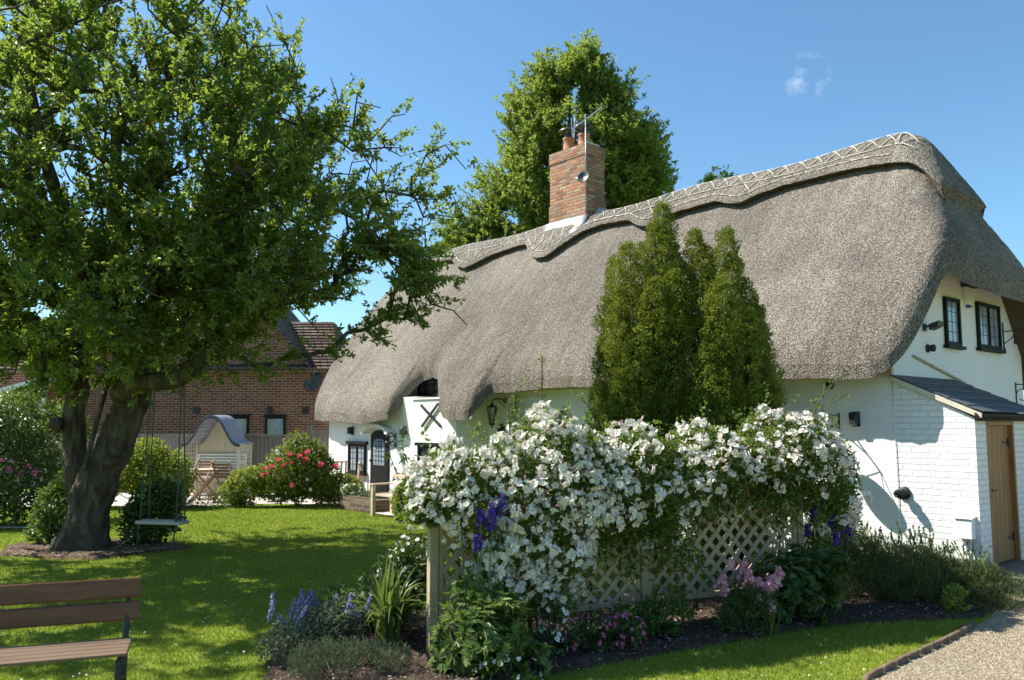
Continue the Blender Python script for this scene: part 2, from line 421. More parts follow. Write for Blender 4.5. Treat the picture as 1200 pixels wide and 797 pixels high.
nt.links.new(c, b.inputs['Base Color'])
bp = N(nt, 'ShaderNodeBump', Strength=.6, Distance=.03); nt.links.new(n2.outputs[0], bp.inputs['Height']); nt.links.new(bp.outputs[0], b.inputs['Normal'])
nt.links.new(b.outputs[0], out.inputs[0]); M['lawn'] = m
M['soil'] = gmat('bed_soil', [(.035,.024,.017),(.075,.052,.036),(.13,.10,.07)], 14, 1.0, dist=.05)
M['gravel'] = gmat('gravel_bed', [(.20,.165,.10),(.34,.285,.18),(.46,.39,.26)], 55, 1.0, dist=.02)

me = mesh_arr('ground', [(-900,-900,0),(900,-900,0),(900,900,0),(-900,900,0)], [([[0,1,2,3]], 0)], M['lawn'])
tag(link('ground', me), kind='structure')

def sheet(name, poly, z, mat, bumpy=0, step=.08):
    """triangulated sheet of a polygon; bumpy ones get real relief from a grid clipped to the outline"""
    b = MB(); n = len(poly)
    b.add([(x, y, z) for x, y in poly], [tuple(range(n))])
    o = b.build(name, mat)
    tag(o, kind='structure')
    if bumpy:
        xs = [p[0] for p in poly]; ys = [p[1] for p in poly]
        X, Y = np.meshgrid(np.arange(min(xs), max(xs), step), np.arange(min(ys), max(ys), step), indexing='ij')
        ins = inpoly(X.ravel(), Y.ravel(), poly).reshape(X.shape)
        Z = np.zeros_like(X)
        for i in range(X.shape[0]):
            for j in range(X.shape[1]):
                if ins[i, j]:
                    q = Vector((X[i,j]*4, Y[i,j]*4, 3)); Z[i,j] = z + .004 + bumpy*(.5+.5*noise.noise(q)) + bumpy*.5*abs(noise.noise(q*4))
                else: Z[i,j] = -.02
        nx, ny = X.shape
        V = np.stack([X, Y, Z], -1).reshape(-1, 3)
        I = np.arange(nx*ny).reshape(nx, ny)
        F = np.stack([I[:-1,:-1], I[1:,:-1], I[1:,1:], I[:-1,1:]], -1).reshape(-1, 4)
        keep = ins.ravel()[F].any(1)
        me = mesh_arr(name, V, [(F[keep], 0)], mat, True)
        o.data = me
    return o
sheet('flower_bed', BED, .004, M['soil'], .06)
sheet('driveway', DRIVE, .008, M['gravel'])
sheet('patio', PATIO, .012, M['stone'])
TREE = (-6.0, 12.1)
ring = [(TREE[0] + (1.25+.18*math.sin(3*t)+.1*math.cos(5*t))*math.cos(t), TREE[1] + (.8+.1*math.sin(4*t))*math.sin(t)) for t in np.linspace(0, 2*PI, 40, endpoint=False)]
M['mulch'] = gmat('bark_mulch', [(.07,.045,.03),(.15,.10,.065),(.26,.19,.13)], 20, 1.0, dist=.05)
sheet('tree_circle_soil', ring, .006, M['mulch'], .05, .06)
# pale stone slabs outside the cottage door
DOORPATH = [(-3.35,17.55),(-2.0,15.85),(-1.5,16.3),(-2.7,18.1)]
sheet('door_path', DOORPATH, .03, M['stone'])
sheet('path', [(-16,14.35),(-7.9,14.35),(-7.9,14.6),(-16,14.6)], .03, M['stone'])

# timber lawn edging along the gravel: stacked short lengths bedded in the ground
b = MB()
for i in range(len(EDGE)-1):
    (x0, y0), (x1, y1) = EDGE[i], EDGE[i+1]
    k = 3
    for q in range(k):
        t0, t1 = q/k, (q+1)/k - .04
        b.bar((x0+(x1-x0)*t0, y0+(y1-y0)*t0, .02), (x0+(x1-x0)*t1, y0+(y1-y0)*t1, .02+.004*random.random()), .038, .07)
o = b.build('lawn_edging', M['old_oak'], bevel=.012)
M['edge'] = mat_noise('edging_timber', (.09,.06,.04), (.20,.14,.09), 12, .9, .5)
o.data.materials[0] = M['edge']
tag(o, 'low brown kerb curving between the lawn and the gravel drive', 'edging')

# ---- grass blades
def scatter(n, x0, x1, y0, y1, excl, near=6.0, power=1.0):
    """points on the ground, thinning out with distance from the camera"""
    out = []
    while sum(len(a) for a in out) < n:
        y = rng.uniform(y0, y1, n*2); x = rng.uniform(x0, x1, n*2)
        k = rng.random(n*2) < (near/np.maximum(y, near))**power
        k &= np.abs(x) < .66*y + .8
        for p in excl: k &= ~inpoly(x, y, p)
        out.append(np.stack([x[k], y[k]], 1))
    return np.concatenate(out)[:n]
EX = [BED, DRIVE, PATIO, HOUSE, ring, DOORPATH]
pts = scatter(330000, -13, 5, 4.6, 18.4, EX, 5.5, 1.15)
npt = len(pts)
dist = pts[:, 1]
P = np.column_stack([pts, np.zeros(npt)])
hgt = rng.uniform(.018, .042, npt) * (1 + .35*np.array([noise.noise(Vector((p[0]*1.5, p[1]*1.5, 0))) for p in pts]))
wid = .0035 * (1 + dist/7)
D = unit(np.column_stack([rng.normal(0, .42, npt), rng.normal(0, .42, npt), np.ones(npt)]))
S = unit(np.cross(D, rdir(npt)))
V = np.stack([P - S*wid[:, None]*.5, P + S*wid[:, None]*.5, P + D*hgt[:, None]], 1).reshape(-1, 3)
F = np.arange(npt*3).reshape(-1, 3)
M['blade'] = mat_leaf('grass_blade', [(0,(.125,.175,.018)),(.5,(.215,.27,.030)),(.85,(.30,.33,.055)),(1,(.45,.40,.16))], .5, .35, (.3,.45,.03), .8, .3, .2)
tag(link('grass', mesh_arr('grass', V, [(F, 0)], M['blade'])), 'short green grass of the mown lawn', 'grass', kind='stuff')
# fallen petals and daisies
pp = scatter(420, -6, 4, 5, 17, EX, 6, .8)
q = len(pp); P = np.column_stack([pp, rng.uniform(.02, .04, q)])
V, F = leaf_arrays(P, rdir(q)*[1,1,.15], np.tile([0,0,1.], (q,1)), rng.uniform(.012,.024,q), rng.uniform(.012,.02,q))
M['petal'] = mat_island('white_petal', [(0,(.80,.79,.74)),(.7,(.86,.85,.82)),(1,(.86,.78,.76))], .6, .3, .25)
tag(link('fallen_petals', mesh_arr('fallen_petals', V, [(F, 0)], M['petal'])), 'tiny white petals and daisies speckling the lawn', 'petals', kind='stuff')

# ---- gravel stones and bed crumbs
def stones(name, pts, s0, s1, mat, z=0.0, flat=.6):
    n = len(pts)
    base = np.array([(1,0,0),(0,1,0),(-1,0,0),(0,-1,0),(0,0,1),(0,0,-1)], float)
    F0 = np.array([(0,1,4),(1,2,4),(2,3,4),(3,0,4),(1,0,5),(2,1,5),(3,2,5),(0,3,5)])
    V = base[None] * rng.uniform(.65, 1.2, (n, 6, 1))
    a = rng.uniform(0, 2*PI, n); ca, sa = np.cos(a), np.sin(a)
    x = V[..., 0]*ca[:, None] - V[..., 1]*sa[:, None]; y = V[..., 0]*sa[:, None] + V[..., 1]*ca[:, None]
    s = rng.uniform(s0, s1, n)[:, None]
    V = np.stack([x*s + pts[:, :1], y*s + pts[:, 1:2], V[..., 2]*s*flat + z + s*.3], -1).reshape(-1, 3)
    F = (F0[None] + (np.arange(n)*6)[:, None, None]).reshape(-1, 3)
    return link(name, mesh_arr(name, V, [(F, 0)], mat))
g = scatter(80000, 1.8, 9.5, 5, 13.5, [BED, HOUSE, [(-9,0)] + EDGE + [(4.2,7.8),(-9,12)]], 6, 1)
g = g[inpoly(g[:, 0], g[:, 1], DRIVE)]
M['pebble'] = mat_island('pebble', [(0,(.19,.15,.10)),(.3,(.30,.245,.16)),(.7,(.385,.32,.215)),(1,(.50,.435,.32))], .85)
tag(stones('gravel', g, .004, .010, M['pebble'], .008), 'pale golden gravel covering the drive', 'gravel', kind='stuff')
g = scatter(16000, -2, 5.4, 5, 10.9, [], 6, 1); g = g[inpoly(g[:, 0], g[:, 1], BED)]
M['crumb'] = mat_island('soil_crumb', [(0,(.03,.02,.014)),(.5,(.09,.062,.043)),(.85,(.20,.15,.11)),(1,(.42,.38,.32))], .9)
tag(stones('soil_crumbs', g, .006, .018, M['crumb'], .045), 'dark crumbly soil and chippings in the flower bed', 'soil', kind='stuff')
g = np.array([(TREE[0]+1.15*r*math.cos(t), TREE[1]+.75*r*math.sin(t)) for r, t in zip(np.sqrt(rng.random(3000)), rng.uniform(0, 2*PI, 3000))])
M['chip'] = mat_island('bark_chip', [(0,(.06,.035,.02)),(.6,(.18,.12,.08)),(1,(.38,.30,.22))], .9)
tag(stones('bark_chips', g, .012, .03, M['chip'], .03, .4), 'brown bark chips around the foot of the big tree', 'bark chips', kind='stuff')


# =================================================================== cottage
# local frame: x along the facade (0 at the near gable, negative going away), y into the house, z up
cot = empty('thatched_cottage', (G0[0], G0[1], 0), math.radians(-49),
            'long white painted brick cottage under a thick grey thatched roof', 'cottage')
def part(b, name, mat, par=None, **kw): return b.build(name, mat, par or cot, **kw)

def smin(a, b, k):
    h = np.clip(.5 + .5*(b - a)/k, 0, 1)
    return b + (a - b)*h - k*h*(1-h)
ZR, YR, SL = 6.36, 2.4, 1.245
def zt(x, y):
    f = ZR - (YR - y)*SL; bk = ZR - (y - YR)*SL
    hn = ZR - 1.93*(x + .58)
    hf = ZR + .05 - 2.2*np.maximum(0, -14.35 - x)**1.3
    z = smin(f, bk, .35); z = smin(z, hn, .5); z = smin(z, hf, .4)
    # the roof is not ruler straight: it sags a little between the trusses
    z = z - .045*np.sin((x+1.5)*.85)**2 + .03*np.sin(x*1.7+y)
    # cheeks either side of the eyebrow over the small window
    z = z + .10*np.exp(-((x+10.9)/.55)**2)*np.clip((1.6-y)/2, 0, 1) + .10*np.exp(-((x+7.95)/.5)**2)*np.clip((1.4-y)/2, 0, 1)
    return z
def grad(x, y):
    e = .02
    gx = (zt(x+e, y) - zt(x-e, y))/(2*e); gy = (zt(x, y+e) - zt(x, y-e))/(2*e)
    return np.sqrt(1 + gx*gx + gy*gy)
EAVE = [(-15.05,.55),(-14.98,.15),(-14.85,-.12),(-14.65,-.38),(-14.35,-.66),(-14.0,-.86),(-13.5,-.92),(-12,-.93),(-10.85,-.93),(-10.58,-.90),(-10.50,-.72),(-10.42,-.44),(-10.28,-.22),(-9.98,-.16),(-9.72,-.2),(-9.55,-.32),(-9.3,-.5),(-9.0,-.70),(-8.65,-.86),(-8.3,-.94),(-7.85,-.94),(-7.70,-.86),(-7.64,-.62),(-7.60,-.47),(-7.3,-.45),(-5,-.45),(-3,-.44),(-1,-.44),(-.1,-.44),(.12,-.38),(.28,-.22),(.38,.05),(.44,.4),(.49,.8),(.51,1.2)]
CAPF = [(-15.0,2.2),(-14.3,2.08),(-13.2,2.0),(-12.5,1.98),(-12.1,1.93),(-11.65,1.72),(-11.2,1.62),(-10.9,1.7),(-10.5,1.84),(-9.7,1.92),(-9.2,1.9),(-8.9,1.68),(-8.5,1.5),(-8.1,1.47),(-7.8,1.66),(-7.35,1.9),(-6.8,1.96),(-6.1,1.92),(-5.8,1.77),(-5.5,1.68),(-5.2,1.74),(-4.8,1.8),(-3.95,1.84),(-3.6,1.74),(-3.35,1.69),(-3.05,1.8),(-2.6,1.88),(-1.3,1.84),(-.6,1.77),(-.19,1.68),(.0,1.58),(.1,1.5),(.14,1.6)]
def interp(pts, x):
    xs, ys = zip(*pts); return np.interp(x, xs, ys)
def smooth_b(pts, xs, w=.05):
    return sum(interp(pts, xs + d*w) for d in (-2,-1,0,1,2))/5

def shell(name, xs, yf, yb, ztop, zund, mat, amp, fr, rows=150, rr=.13, xr=.13, under=0.0):
    nx = len(xs); t = np.linspace(-1, 1, rows); tt = np.sign(t)*np.abs(t)**.8; tt = (tt+1)/2
    tt = .5 - .5*np.cos(np.linspace(0, PI, rows))*.35 - .65*(.5-np.linspace(0,1,rows)); tt = (tt - tt[0])/(tt[-1]-tt[0])
    X = np.repeat(xs[:, None], rows, 1); Y = yf[:, None] + (yb - yf)[:, None]*tt[None]
    Zt = ztop(X, Y); Zu = zund(X, Y)
    d = np.minimum(Y - yf[:, None], yb[:, None] - Y)
    sl_f = np.abs(np.gradient(yf, xs)); sl_b = np.abs(np.gradient(yb, xs))
    d = np.minimum((Y - yf[:, None])/np.sqrt(1+sl_f[:, None]**2), (yb[:, None] - Y)/np.sqrt(1+sl_b[:, None]**2))
    dx = np.minimum(X - xs[0], xs[-1] - X); d = np.minimum(d, dx*1.0)
    dr = np.clip(rr - d, 0, rr); drop = (rr - np.sqrt(np.maximum(rr*rr - dr*dr*.97, 0)))*xr
    Zt = Zt - drop
    nz = np.array([noise.noise(Vector((x*fr, y*fr, z*fr))) + .6*noise.noise(Vector((x*fr*2.7, y*fr*2.7, z*fr*2.7+9))) for x, y, z in zip(X.ravel(), Y.ravel(), Zt.ravel())]).reshape(X.shape)
    lo = np.array([noise.noise(Vector((x*1.1, y*.7, 4))) for x, y in zip(X.ravel(), Y.ravel())]).reshape(X.shape)
    Zt = Zt + nz*amp + lo*amp*1.6
    Zu = np.minimum(Zu, Zt - .03)
    V = np.concatenate([np.stack([X, Y, Zt], -1).reshape(-1, 3), np.stack([X, Y, Zu], -1).reshape(-1, 3)])
    I = np.arange(nx*rows).reshape(nx, rows); J = I + nx*rows
    Ft = np.stack([I[:-1,:-1], I[1:,:-1], I[1:,1:], I[:-1,1:]], -1).reshape(-1, 4)
    Fu = np.stack([J[:-1,:-1], J[:-1,1:], J[1:,1:], J[1:,:-1]], -1).reshape(-1, 4)
    ring_ = np.concatenate([I[:, 0], I[-1, 1:], I[::-1, -1][1:], I[0, ::-1][1:-1]])
    r2 = np.roll(ring_, -1)
    # the trimmed edge gets vertices of its own so that it stays crisp
    low = V[ring_ + nx*rows].copy()
    if under:
        ex0 = np.abs(low[:, 0] - xs[0]) < 1e-4; ex1 = np.abs(low[:, 0] - xs[-1]) < 1e-4
        inw = np.sign(2.4 - low[:, 1])*under*np.clip(np.abs(2.4 - low[:, 1])/.5, 0, 1); low[:, 1] += inw; low[ex0, 0] += .05; low[ex1, 0] -= .09; low[:, 2] = zt(low[:, 0], low[:, 1]) - .02
    m_ = len(ring_); o2 = len(V); V = np.concatenate([V, V[ring_], low])
    a_ = np.arange(m_); b__ = np.roll(a_, -1)
    endm = V[o2 + a_, 0] > xs[-1] - .12
    Fs = np.stack([o2 + a_, o2 + m_ + a_, o2 + m_ + b__, o2 + b__], -1)
    return link(name, mesh_arr(name, V, [(Ft, 0), (Fu, 1), (Fs[~endm], 1 if under else 0), (Fs[endm], 0)], [mat, M['thatch_under']], True), cot)
TV = .25
xs = np.unique(np.concatenate([np.linspace(-15.05, -13.8, 36), np.linspace(-13.8, -10.9, 60), np.linspace(-10.9, -7.3, 130), np.linspace(-7.3, -.2, 165), np.linspace(-.2, .51, 40)]))
yf = smooth_b(EAVE, xs, .02)
nfx = np.array([.012*noise.noise(Vector((x*9, 0, 0))) + .02*noise.noise(Vector((x*2, 3, 0))) for x in xs])
EAVEB = [(x, 4.8 - y) for x, y in EAVE if not -10.9 < x < -7.4]
EAVEB = [(x, y if x < -13.9 or x > -.2 else 5.25) for x, y in EAVEB]
yb = interp(EAVEB, xs)
roof = shell('thatch_roof', xs, yf + nfx, yb, zt, lambda X, Y: zt(X, Y) - TV*grad(X, Y), M['thatch'], .017, 10, 190, .22, 1.15)
xc = np.unique(np.concatenate([np.linspace(-15.0, -12.5, 50), np.linspace(-12.5, -.5, 330), np.linspace(-.5, .14, 40)]))
ycf = smooth_b(CAPF, xc, .04)
cap = shell('ridge_cap', xc, ycf, 4.8 - ycf, lambda X, Y: zt(X, Y) + .145*grad(X, Y), lambda X, Y: zt(X, Y) - .05, M['thatch_cap'], .012, 10, 64, .03, 1.0, .17)
cap.parent = roof
# hazel rods pinned over the ridge
def onc(x, y, up=.014):
    x = np.float64(x); y = np.float64(y)
    return Vector((x, y, float(zt(x, y) + (.145+up)*grad(x, y))))
rods = MB()
def rodline(p, q, r=.011, n=5):
    r = r*.72
    rods.tube([onc(p[0]+(q[0]-p[0])*t, p[1]+(q[1]-p[1])*t) for t in np.linspace(0, 1, n)], r, 5)
def cf(x): return float(smooth_b(CAPF, np.array([x]), .04)[0])
for side in (1, -1):
    fy_ = (lambda y: y) if side == 1 else (lambda y: 4.8 - y)
    x = -14.6
    while x < -.75:
        L = .62
        x2 = min(x + L, -.7)
        yt, ym = 2.3, 2.02
        if not (side == 1 and -8.9 < x < -7.4):
            rodline((x, fy_(yt)), (x2-.03, fy_(yt + random.uniform(-.01,.01))))
            rodline((x, fy_(ym)), (x2-.02, fy_(ym + random.uniform(-.012,.012))))
            rodline((x, fy_(ym)), (x+.3, fy_(yt)), .011, 4); rodline((x+.31, fy_(yt)), (x2, fy_(ym)), .011, 4)
            rodline((x, fy_(yt)), (x+.3, fy_(ym)), .011, 4); rodline((x+.31, fy_(ym)), (x2, fy_(yt)), .011, 4)
        # rod that follows the cut edge
        ya, yb_ = cf(x)+.085, cf(x2)+.085
        for k in range(3):
            xa = x + (x2-x)*k/3; xb = x + (x2-x)*(k+1)/3 - .01
            rodline((xa, fy_(cf(xa)+.085)), (xb, fy_(cf(xb)+.085)), .011, 3)
        for xm in (x + .15, x + .45):   # lattice inside the deep scallops
            y0 = cf(xm) + .1
            if y0 < 1.82 and xm < -1:
                rodline((xm - .12, fy_(y0)), (xm + .12, fy_(2.0)), .011, 3); rodline((xm + .12, fy_(y0)), (xm - .12, fy_(2.0)), .011, 3)
        x = x2
    # rods over the hipped near end
for (a, c) in (((-.7,2.3),(-.35,2.1)),((-.7,2.02),(-.35,1.95)),((-.6,2.0),(-.3,2.3))):
    rodline(a, c, .012, 6)
rod_ob = rods.build('hazel_rod_lattice', M['rod'], cap)
rod_ob.parent = roof
# ---- walls
b = MB(); b.box(-14.5, 0, 0, .3, 0, 3.14); part(b, 'wall', M['paint'])
tag(cot.children[-1], 'front wall of white painted brick')
def gz(y): # wall top inside the thatch
    return float(min(ZR - abs(YR - y)*SL - .17, 4.95))
ys = [0, .3, .8, 1.27, 1.3, 2.4, 3.5, 3.53, 4.0, 4.5, 4.8]
b = MB(); b.prism([(0.3, 0)] + [(4.5, 0)] + [(y, gz(y)) for y in ys[::-1] if .3 <= y <= 4.5], 'x', -.3, 0); g_ = part(b, 'wall', M['paint']); tag(g_, 'gable end wall with two upper windows')
b = MB(); b.prism([(.3, 0), (4.5, 0)] + [(y, min(gz(y), 5.3)) for y in ys[::-1] if .3 <= y <= 4.5], 'x', -14.5, -14.2); part(b, 'wall', M['paint'])
b = MB(); b.box(-14.5, 0, 4.5, 4.8, 0, 3.1); part(b, 'wall', M['paint'])
b = MB(); b.box(-13.72, -9.95, -.6, 0, 0, 2.36); part(b, 'wall', M['paint']); tag(cot.children[-1], 'low front wall with the arched door')
b = MB(); b.box(-9.95, -8.42, -.69, -.002, 0, 2.29); b.prism([(-.72, 2.29), (.0, 2.29), (.0, 2.36), (-.72, 2.32)], 'x', -9.97, -8.42)
bay = part(b, 'bay', M['paint'])
# little black iron cross tie on the bay
b = MB(); b.bar((-9.62,-.71,2.17), (-8.93,-.71,1.74), .05, .03, up=(0,1,0)); b.bar((-9.56,-.728,1.72), (-8.98,-.728,2.19), .05, .03, up=(0,1,0))
b.build('wall_tie', M['black'], bay)
# wall plate beam under the main eaves
b = MB(); b.box(-7.55, .02, -.05, .02, 2.44, 2.62); b.build('wall_plate', M['old_oak'], cot)
b = MB(); b.box(-7.5, -.02, -.02, .02, 2.4, 2.44); b.build('moulding', M['cream'], cot)

def window(x0, x1, z0, z1, face, pos, nx=2, nz=3, glass='glass', lintel=True, sill=True, casement=None):
    """face 'f' = front facade plane y=pos ; 'g' = gable plane x=pos (u runs along y)"""
    def T(b_, u0, u1, d0, d1, za, zb):
        if face == 'f': b_.box(u0, u1, pos - d1, pos - d0, za, zb)
        else: b_.box(pos + d0, pos + d1, u0, u1, za, zb)
    f = MB(); t = .055
    T(f, x0, x0+t, .0, .05, z0, z1); T(f, x1-t, x1, .0, .05, z0, z1)
    T(f, x0+t, x1-t, .0, .05, z0, z0+t); T(f, x0+t, x1-t, .0, .05, z1-t, z1)
    for i in range(1, nx):
        u = x0 + (x1-x0)*i/nx; T(f, u-.022, u+.022, .002, .045, z0+t, z1-t)
    if lintel: T(f, x0-.07, x1+.07, .0, .075, z1+.002, z1+.07)
    if sill: T(f, x0-.05, x1+.05, .0, .085, z0-.05, z0-.002)
    fr = f.build('window', M['frame'], cot, bevel=.004)
    p = MB(); T(p, x0+t, x1-t, .006, .016, z0+t, z1-t); p.build('pane', M[glass], fr)
    g = MB()
    for i in range(1, nz+1):
        z = z0+t + (z1-z0-2*t)*i/(nz+1); T(g, x0+t, x1-t, .017, .021, z-.004, z+.004)
    for k in range(nx):
        u = x0 + (x1-x0)*(k+.5)/nx; T(g, u-.004, u+.004, .0215, .0255, z0+t, z1-t)
    g.build('glazing_bar', M['steel'] if glass == 'glass' else M['frame'], fr)
    return fr
window(-12.72, -11.95, .64, 1.30, 'f', -.6, 2, 3, 'glass_pale')
window(-10.72, -9.78, 2.40, 2.86, 'f', 0, 3, 2, lintel=False)
window(-9.70, -8.85, .70, 1.32, 'f', -.69, 2, 3)
window(-5.95, -5.05, .65, 1.42, 'f', 0, 2, 3)
window(-3.9, -3.0, .65, 1.42, 'f', 0, 2, 3)
wA = window(1.72, 2.24, 2.92, 3.62, 'g', 0, 1, 3, 'glass_pale', sill=True, lintel=False)
wB = window(2.92, 3.83, 2.95, 3.66, 'g', 0, 2, 3, 'glass_pale', sill=True, lintel=False)
# blanked opening with a pale blind
b = MB(); b.box(-7.4, -6.58, -.012, -.001, 1.55, 2.24); bl = b.build('window', M['blind'], cot); tag(bl, 'window opening filled by a pale blue blind')
b = MB(); b.box(-7.44, -6.54, -.03, -.001, 2.242, 2.28); b.build('lintel', M['white'], bl)
# arched cottage door in the low wall
dr = MB(); pts = [(-11.72, .12), (-10.98, .12)] + [(-11.35 + .37*math.cos(t), 1.5 + .14*math.sin(t)) for t in np.linspace(0, PI, 12)]
dr.prism(pts, 'y', -.635, -.601); door = dr.build('door', M['frame'], cot, bevel=.004); tag(door, 'black arched front door with leaded upper pane')
b = MB(); pts = [(-11.58, .85), (-11.12, .85)] + [(-11.35 + .23*math.cos(t), 1.36 + .08*math.sin(t)) for t in np.linspace(0, PI, 8)]
b.prism(pts, 'y', -.645, -.636); b.build('pane', M['glass_pale'], door)
b = MB()
for z in np.linspace(.95, 1.38, 5): b.box(-11.57, -11.13, -.65, -.646, z-.005, z+.005)
for x in (-11.46, -11.35, -11.24): b.box(x-.005, x+.005, -.655, -.651, .86, 1.42)
b.build('glazing_bar', M['frame'], door)
b = MB(); b.lathe([(.0,-.70),(.03,-.69),(.03,-.67),(.012,-.66),(.012,-.635)], (-11.65, 0, .95), 10, 'y'); b.build('handle', M['black'], door)
# plastered hood over the door
b = MB(); P1 = [(-11.35 + .56*math.cos(t), 1.55 + .22*math.sin(t)) for t in np.linspace(PI, 0, 14)]; P2 = [(-11.35 + .46*math.cos(t), 1.55 + .15*math.sin(t)) for t in np.linspace(0, PI, 14)]
for i in range(13):
    a0, a1 = P1[i], P1[i+1]; c0, c1 = P2[13-i], P2[12-i]
    b.prism([a0, a1, c1, c0], 'y', -.80, -.601)
b.build('door_hood', M['paint'], cot)

# ---- lean-to at the near gable, with the plank door
lt = MB(); lt.prism([(0, 0), (.98, 0), (.98, 1.86), (0, 2.36)], 'y', 0, .12)
lt.prism([(0, 0), (.98, 0), (.98, 1.86), (0, 2.36)], 'y', 1.80, 1.92)
lt.box(.86, .98, .12, .39, 0, 1.86); lt.box(.86, .98, 1.22, 1.80, 0, 1.86); lt.box(.86, .98, .39, 1.22, 1.80, 1.86)
lean = part(lt, 'lean_to', M['paint_side'])
tag(lean, 'white brick lean-to porch beside the gable')
b = MB(); b.box(.84, 1.04, .39, 1.22, 0, .06); b.build('doorstep', M['edge'], lean)
b = MB(); b.box(.90, .985, .34, .392, 0, 1.8); b.box(.90, .985, 1.218, 1.27, 0, 1.8); b.box(.90, .985, .34, 1.27, 1.77, 1.83)
b.build('door_frame', M['oak'], lean)
d = MB()
for i in range(6):
    y0 = .40 + i*.135; d.box(.895, .93, y0+.003, y0+.132, .07, 1.77)
dd = d.build('door', M['oak'], cot, bevel=.004); tag(dd, 'oak plank door with black latch')
b = MB(); b.box(.93, .942, .435, .48, .86, 1.08); b.bar((.97,.457,.97), (.97,.60,.965), .024); b.bar((.935,.457,.97),(.965,.457,.97), .016)
b.build('handle', M['black'], dd)
for z in (.35, 1.55):
    b = MB(); b.box(.93, .937, 1.0, 1.2, z-.015, z+.015); b.box(.93, .942, 1.15, 1.205, z-.05, z+.05); b.build('hinge', M['black'], dd)
# slates: five overlapping courses
sl_ = MB(); nC = 5
for i in range(nC):
    t0 = i/nC; t1 = (i+1)/nC + .04
    xa, xb = 0.001 + 1.10*t0, 1.10*min(t1, 1.0) + .001
    za, zb = 2.425 - .50*t0, 2.425 - .50*min(t1, 1.0)
    ny = 7
    for k in range(ny + 1):
        w_ = 2.05/ny; y0 = -.06 + k*w_ - (.5*w_ if i % 2 else 0); y1 = y0 + w_ - .005
        y0 = max(y0, -.06); y1 = min(y1, 1.99)
        if y1 - y0 < .02: continue
        j = random.uniform(0, .004)
        lift = .016 - (.012 if False else 0)
        M_ = [(xa, y0, za), (xb, y0, zb+lift+j), (xb, y1, zb+lift+j), (xa, y1, za), (xa, y0, za-.01), (xb, y0, zb+lift+j-.012), (xb, y1, zb+lift+j-.012), (xa, y1, za-.01)]
        sl_.add(M_, [(0,1,2,3),(7,6,5,4),(0,4,5,1),(1,5,6,2),(2,6,7,3),(3,7,4,0)])
part(sl_, 'slate_roof', M['slate'])
b = MB(); b.prism([(0.0, 2.41), (1.08, 1.915), (1.08, 1.85), (0.0, 2.34)], 'y', -.05, -.022); b.build('bargeboard', M['cream'], cot)
b = MB(); b.box(1.0, 1.03, -.05, 1.95, 1.82, 1.92); b.build('fascia', M['frame'], cot)
b = MB(); prof = [(1.03 + .05 + .05*math.cos(t), 1.90 + .05*math.sin(t)) for t in np.linspace(PI, 2*PI, 9)]; inn = [(1.08 + .043*math.cos(t), 1.902 + .043*math.sin(t)) for t in np.linspace(2*PI, PI, 9)]
for i in range(8): b.prism([prof[i], prof[i+1], inn[7-i], inn[8-i]], 'y', -.1, 2.0)
b.build('gutter', M['frame'], cot)
b = MB()
b.bar((0.02, .64, 2.70), (.02, 2.35, 2.38), .02, .03); b.build('lead_flashing', M['old_oak'], cot)

# ---- chimney
ch = MB(); X0, X1, Y0, Y1 = -8.66, -7.5, 2.12, 2.78
ch.box(X0, X1, Y0, Y1, 5.7, 6.72); ch.box(X0+.02, X1-.02, Y0+.02, Y1-.02, 6.72, 7.93)
ch.box(X0+.005, X1-.005, Y0+.005, Y1-.005, 7.70, 7.955)
chim = part(ch, 'chimney', M['chim_brick'])
b = MB(); b.prism([(Y0+.05, 7.955), (Y1-.05, 7.955), (Y1-.15, 8.02), (Y0+.15, 8.02)], 'x', X0+.06, X1-.06); b.build('mortar_flaunching', M['stone'], chim)
for k, (px_, py_) in enumerate(((-8.28, 2.40), (-7.86, 2.46))):
    h0 = 8.0
    b = MB(); b.lathe([(.15,h0-.03),(.155,h0+.02),(.135,h0+.05),(.12,h0+.25),(.14,h0+.27),(.14,h0+.30),(.105,h0+.30),(.1,h0+.1)], (px_,py_,0), 18); pot = b.build('chimney_pot', M['terracotta'], chim)
    b = MB(); b.lathe([(.112,h0+.28),(.112,h0+.40),(.10,h0+.40)], (px_,py_,0), 18)
    for t in (0, 1, 2, 3): b.bar((px_+.1*math.cos(t*PI/2+.4), py_+.1*math.sin(t*PI/2+.4), h0+.38), (px_+.1*math.cos(t*PI/2+.4), py_+.1*math.sin(t*PI/2+.4), h0+.50), .018)
    cw = b.build('cowl', M['steel'], chim)
    b = MB(); b.lathe([(.235,h0+.46),(.24,h0+.475),(.14,h0+.53),(.0,h0+.55)], (px_,py_,0), 18); b.build('cowl_cap', M['black'], chim)
# lead apron in front and lead soaker at the right side
def zs(x, y): return float(zt(np.float64(x), np.float64(y)) + .13*grad(np.float64(x), np.float64(y)))
b = MB()
pf = [(-8.80, 1.78), (-7.55, 1.78), (-7.42, 2.11), (-8.74, 2.11)]
n = 8; vs_ = []; fs_ = []
for i in range(n+1):
    for j in range(5):
        u, v_ = i/n, j/4
        x = (-8.80 + 1.22*u)*(1-v_) + (-8.74 + 1.32*u)*v_; y = 1.78 + .335*v_
        z = zs(x, y) + .02 + .006*math.sin(i*2.1) + (.10 if j == 4 else 0)
        vs_.append((x, y, z))
for i in range(n):
    for j in range(4): fs_.append((i*5+j, (i+1)*5+j, (i+1)*5+j+1, i*5+j+1))
b.add(vs_, fs_, True); o = b.build('lead_apron', M['lead'], chim); sm = o.modifiers.new('thickness', 'SOLIDIFY'); sm.thickness = .008
b = MB()
b.prism([(2.02, 5.75), (2.12, 5.95), (2.45, 6.52), (2.85, 6.55), (2.85, 6.2)], 'x', -7.50, -7.44)
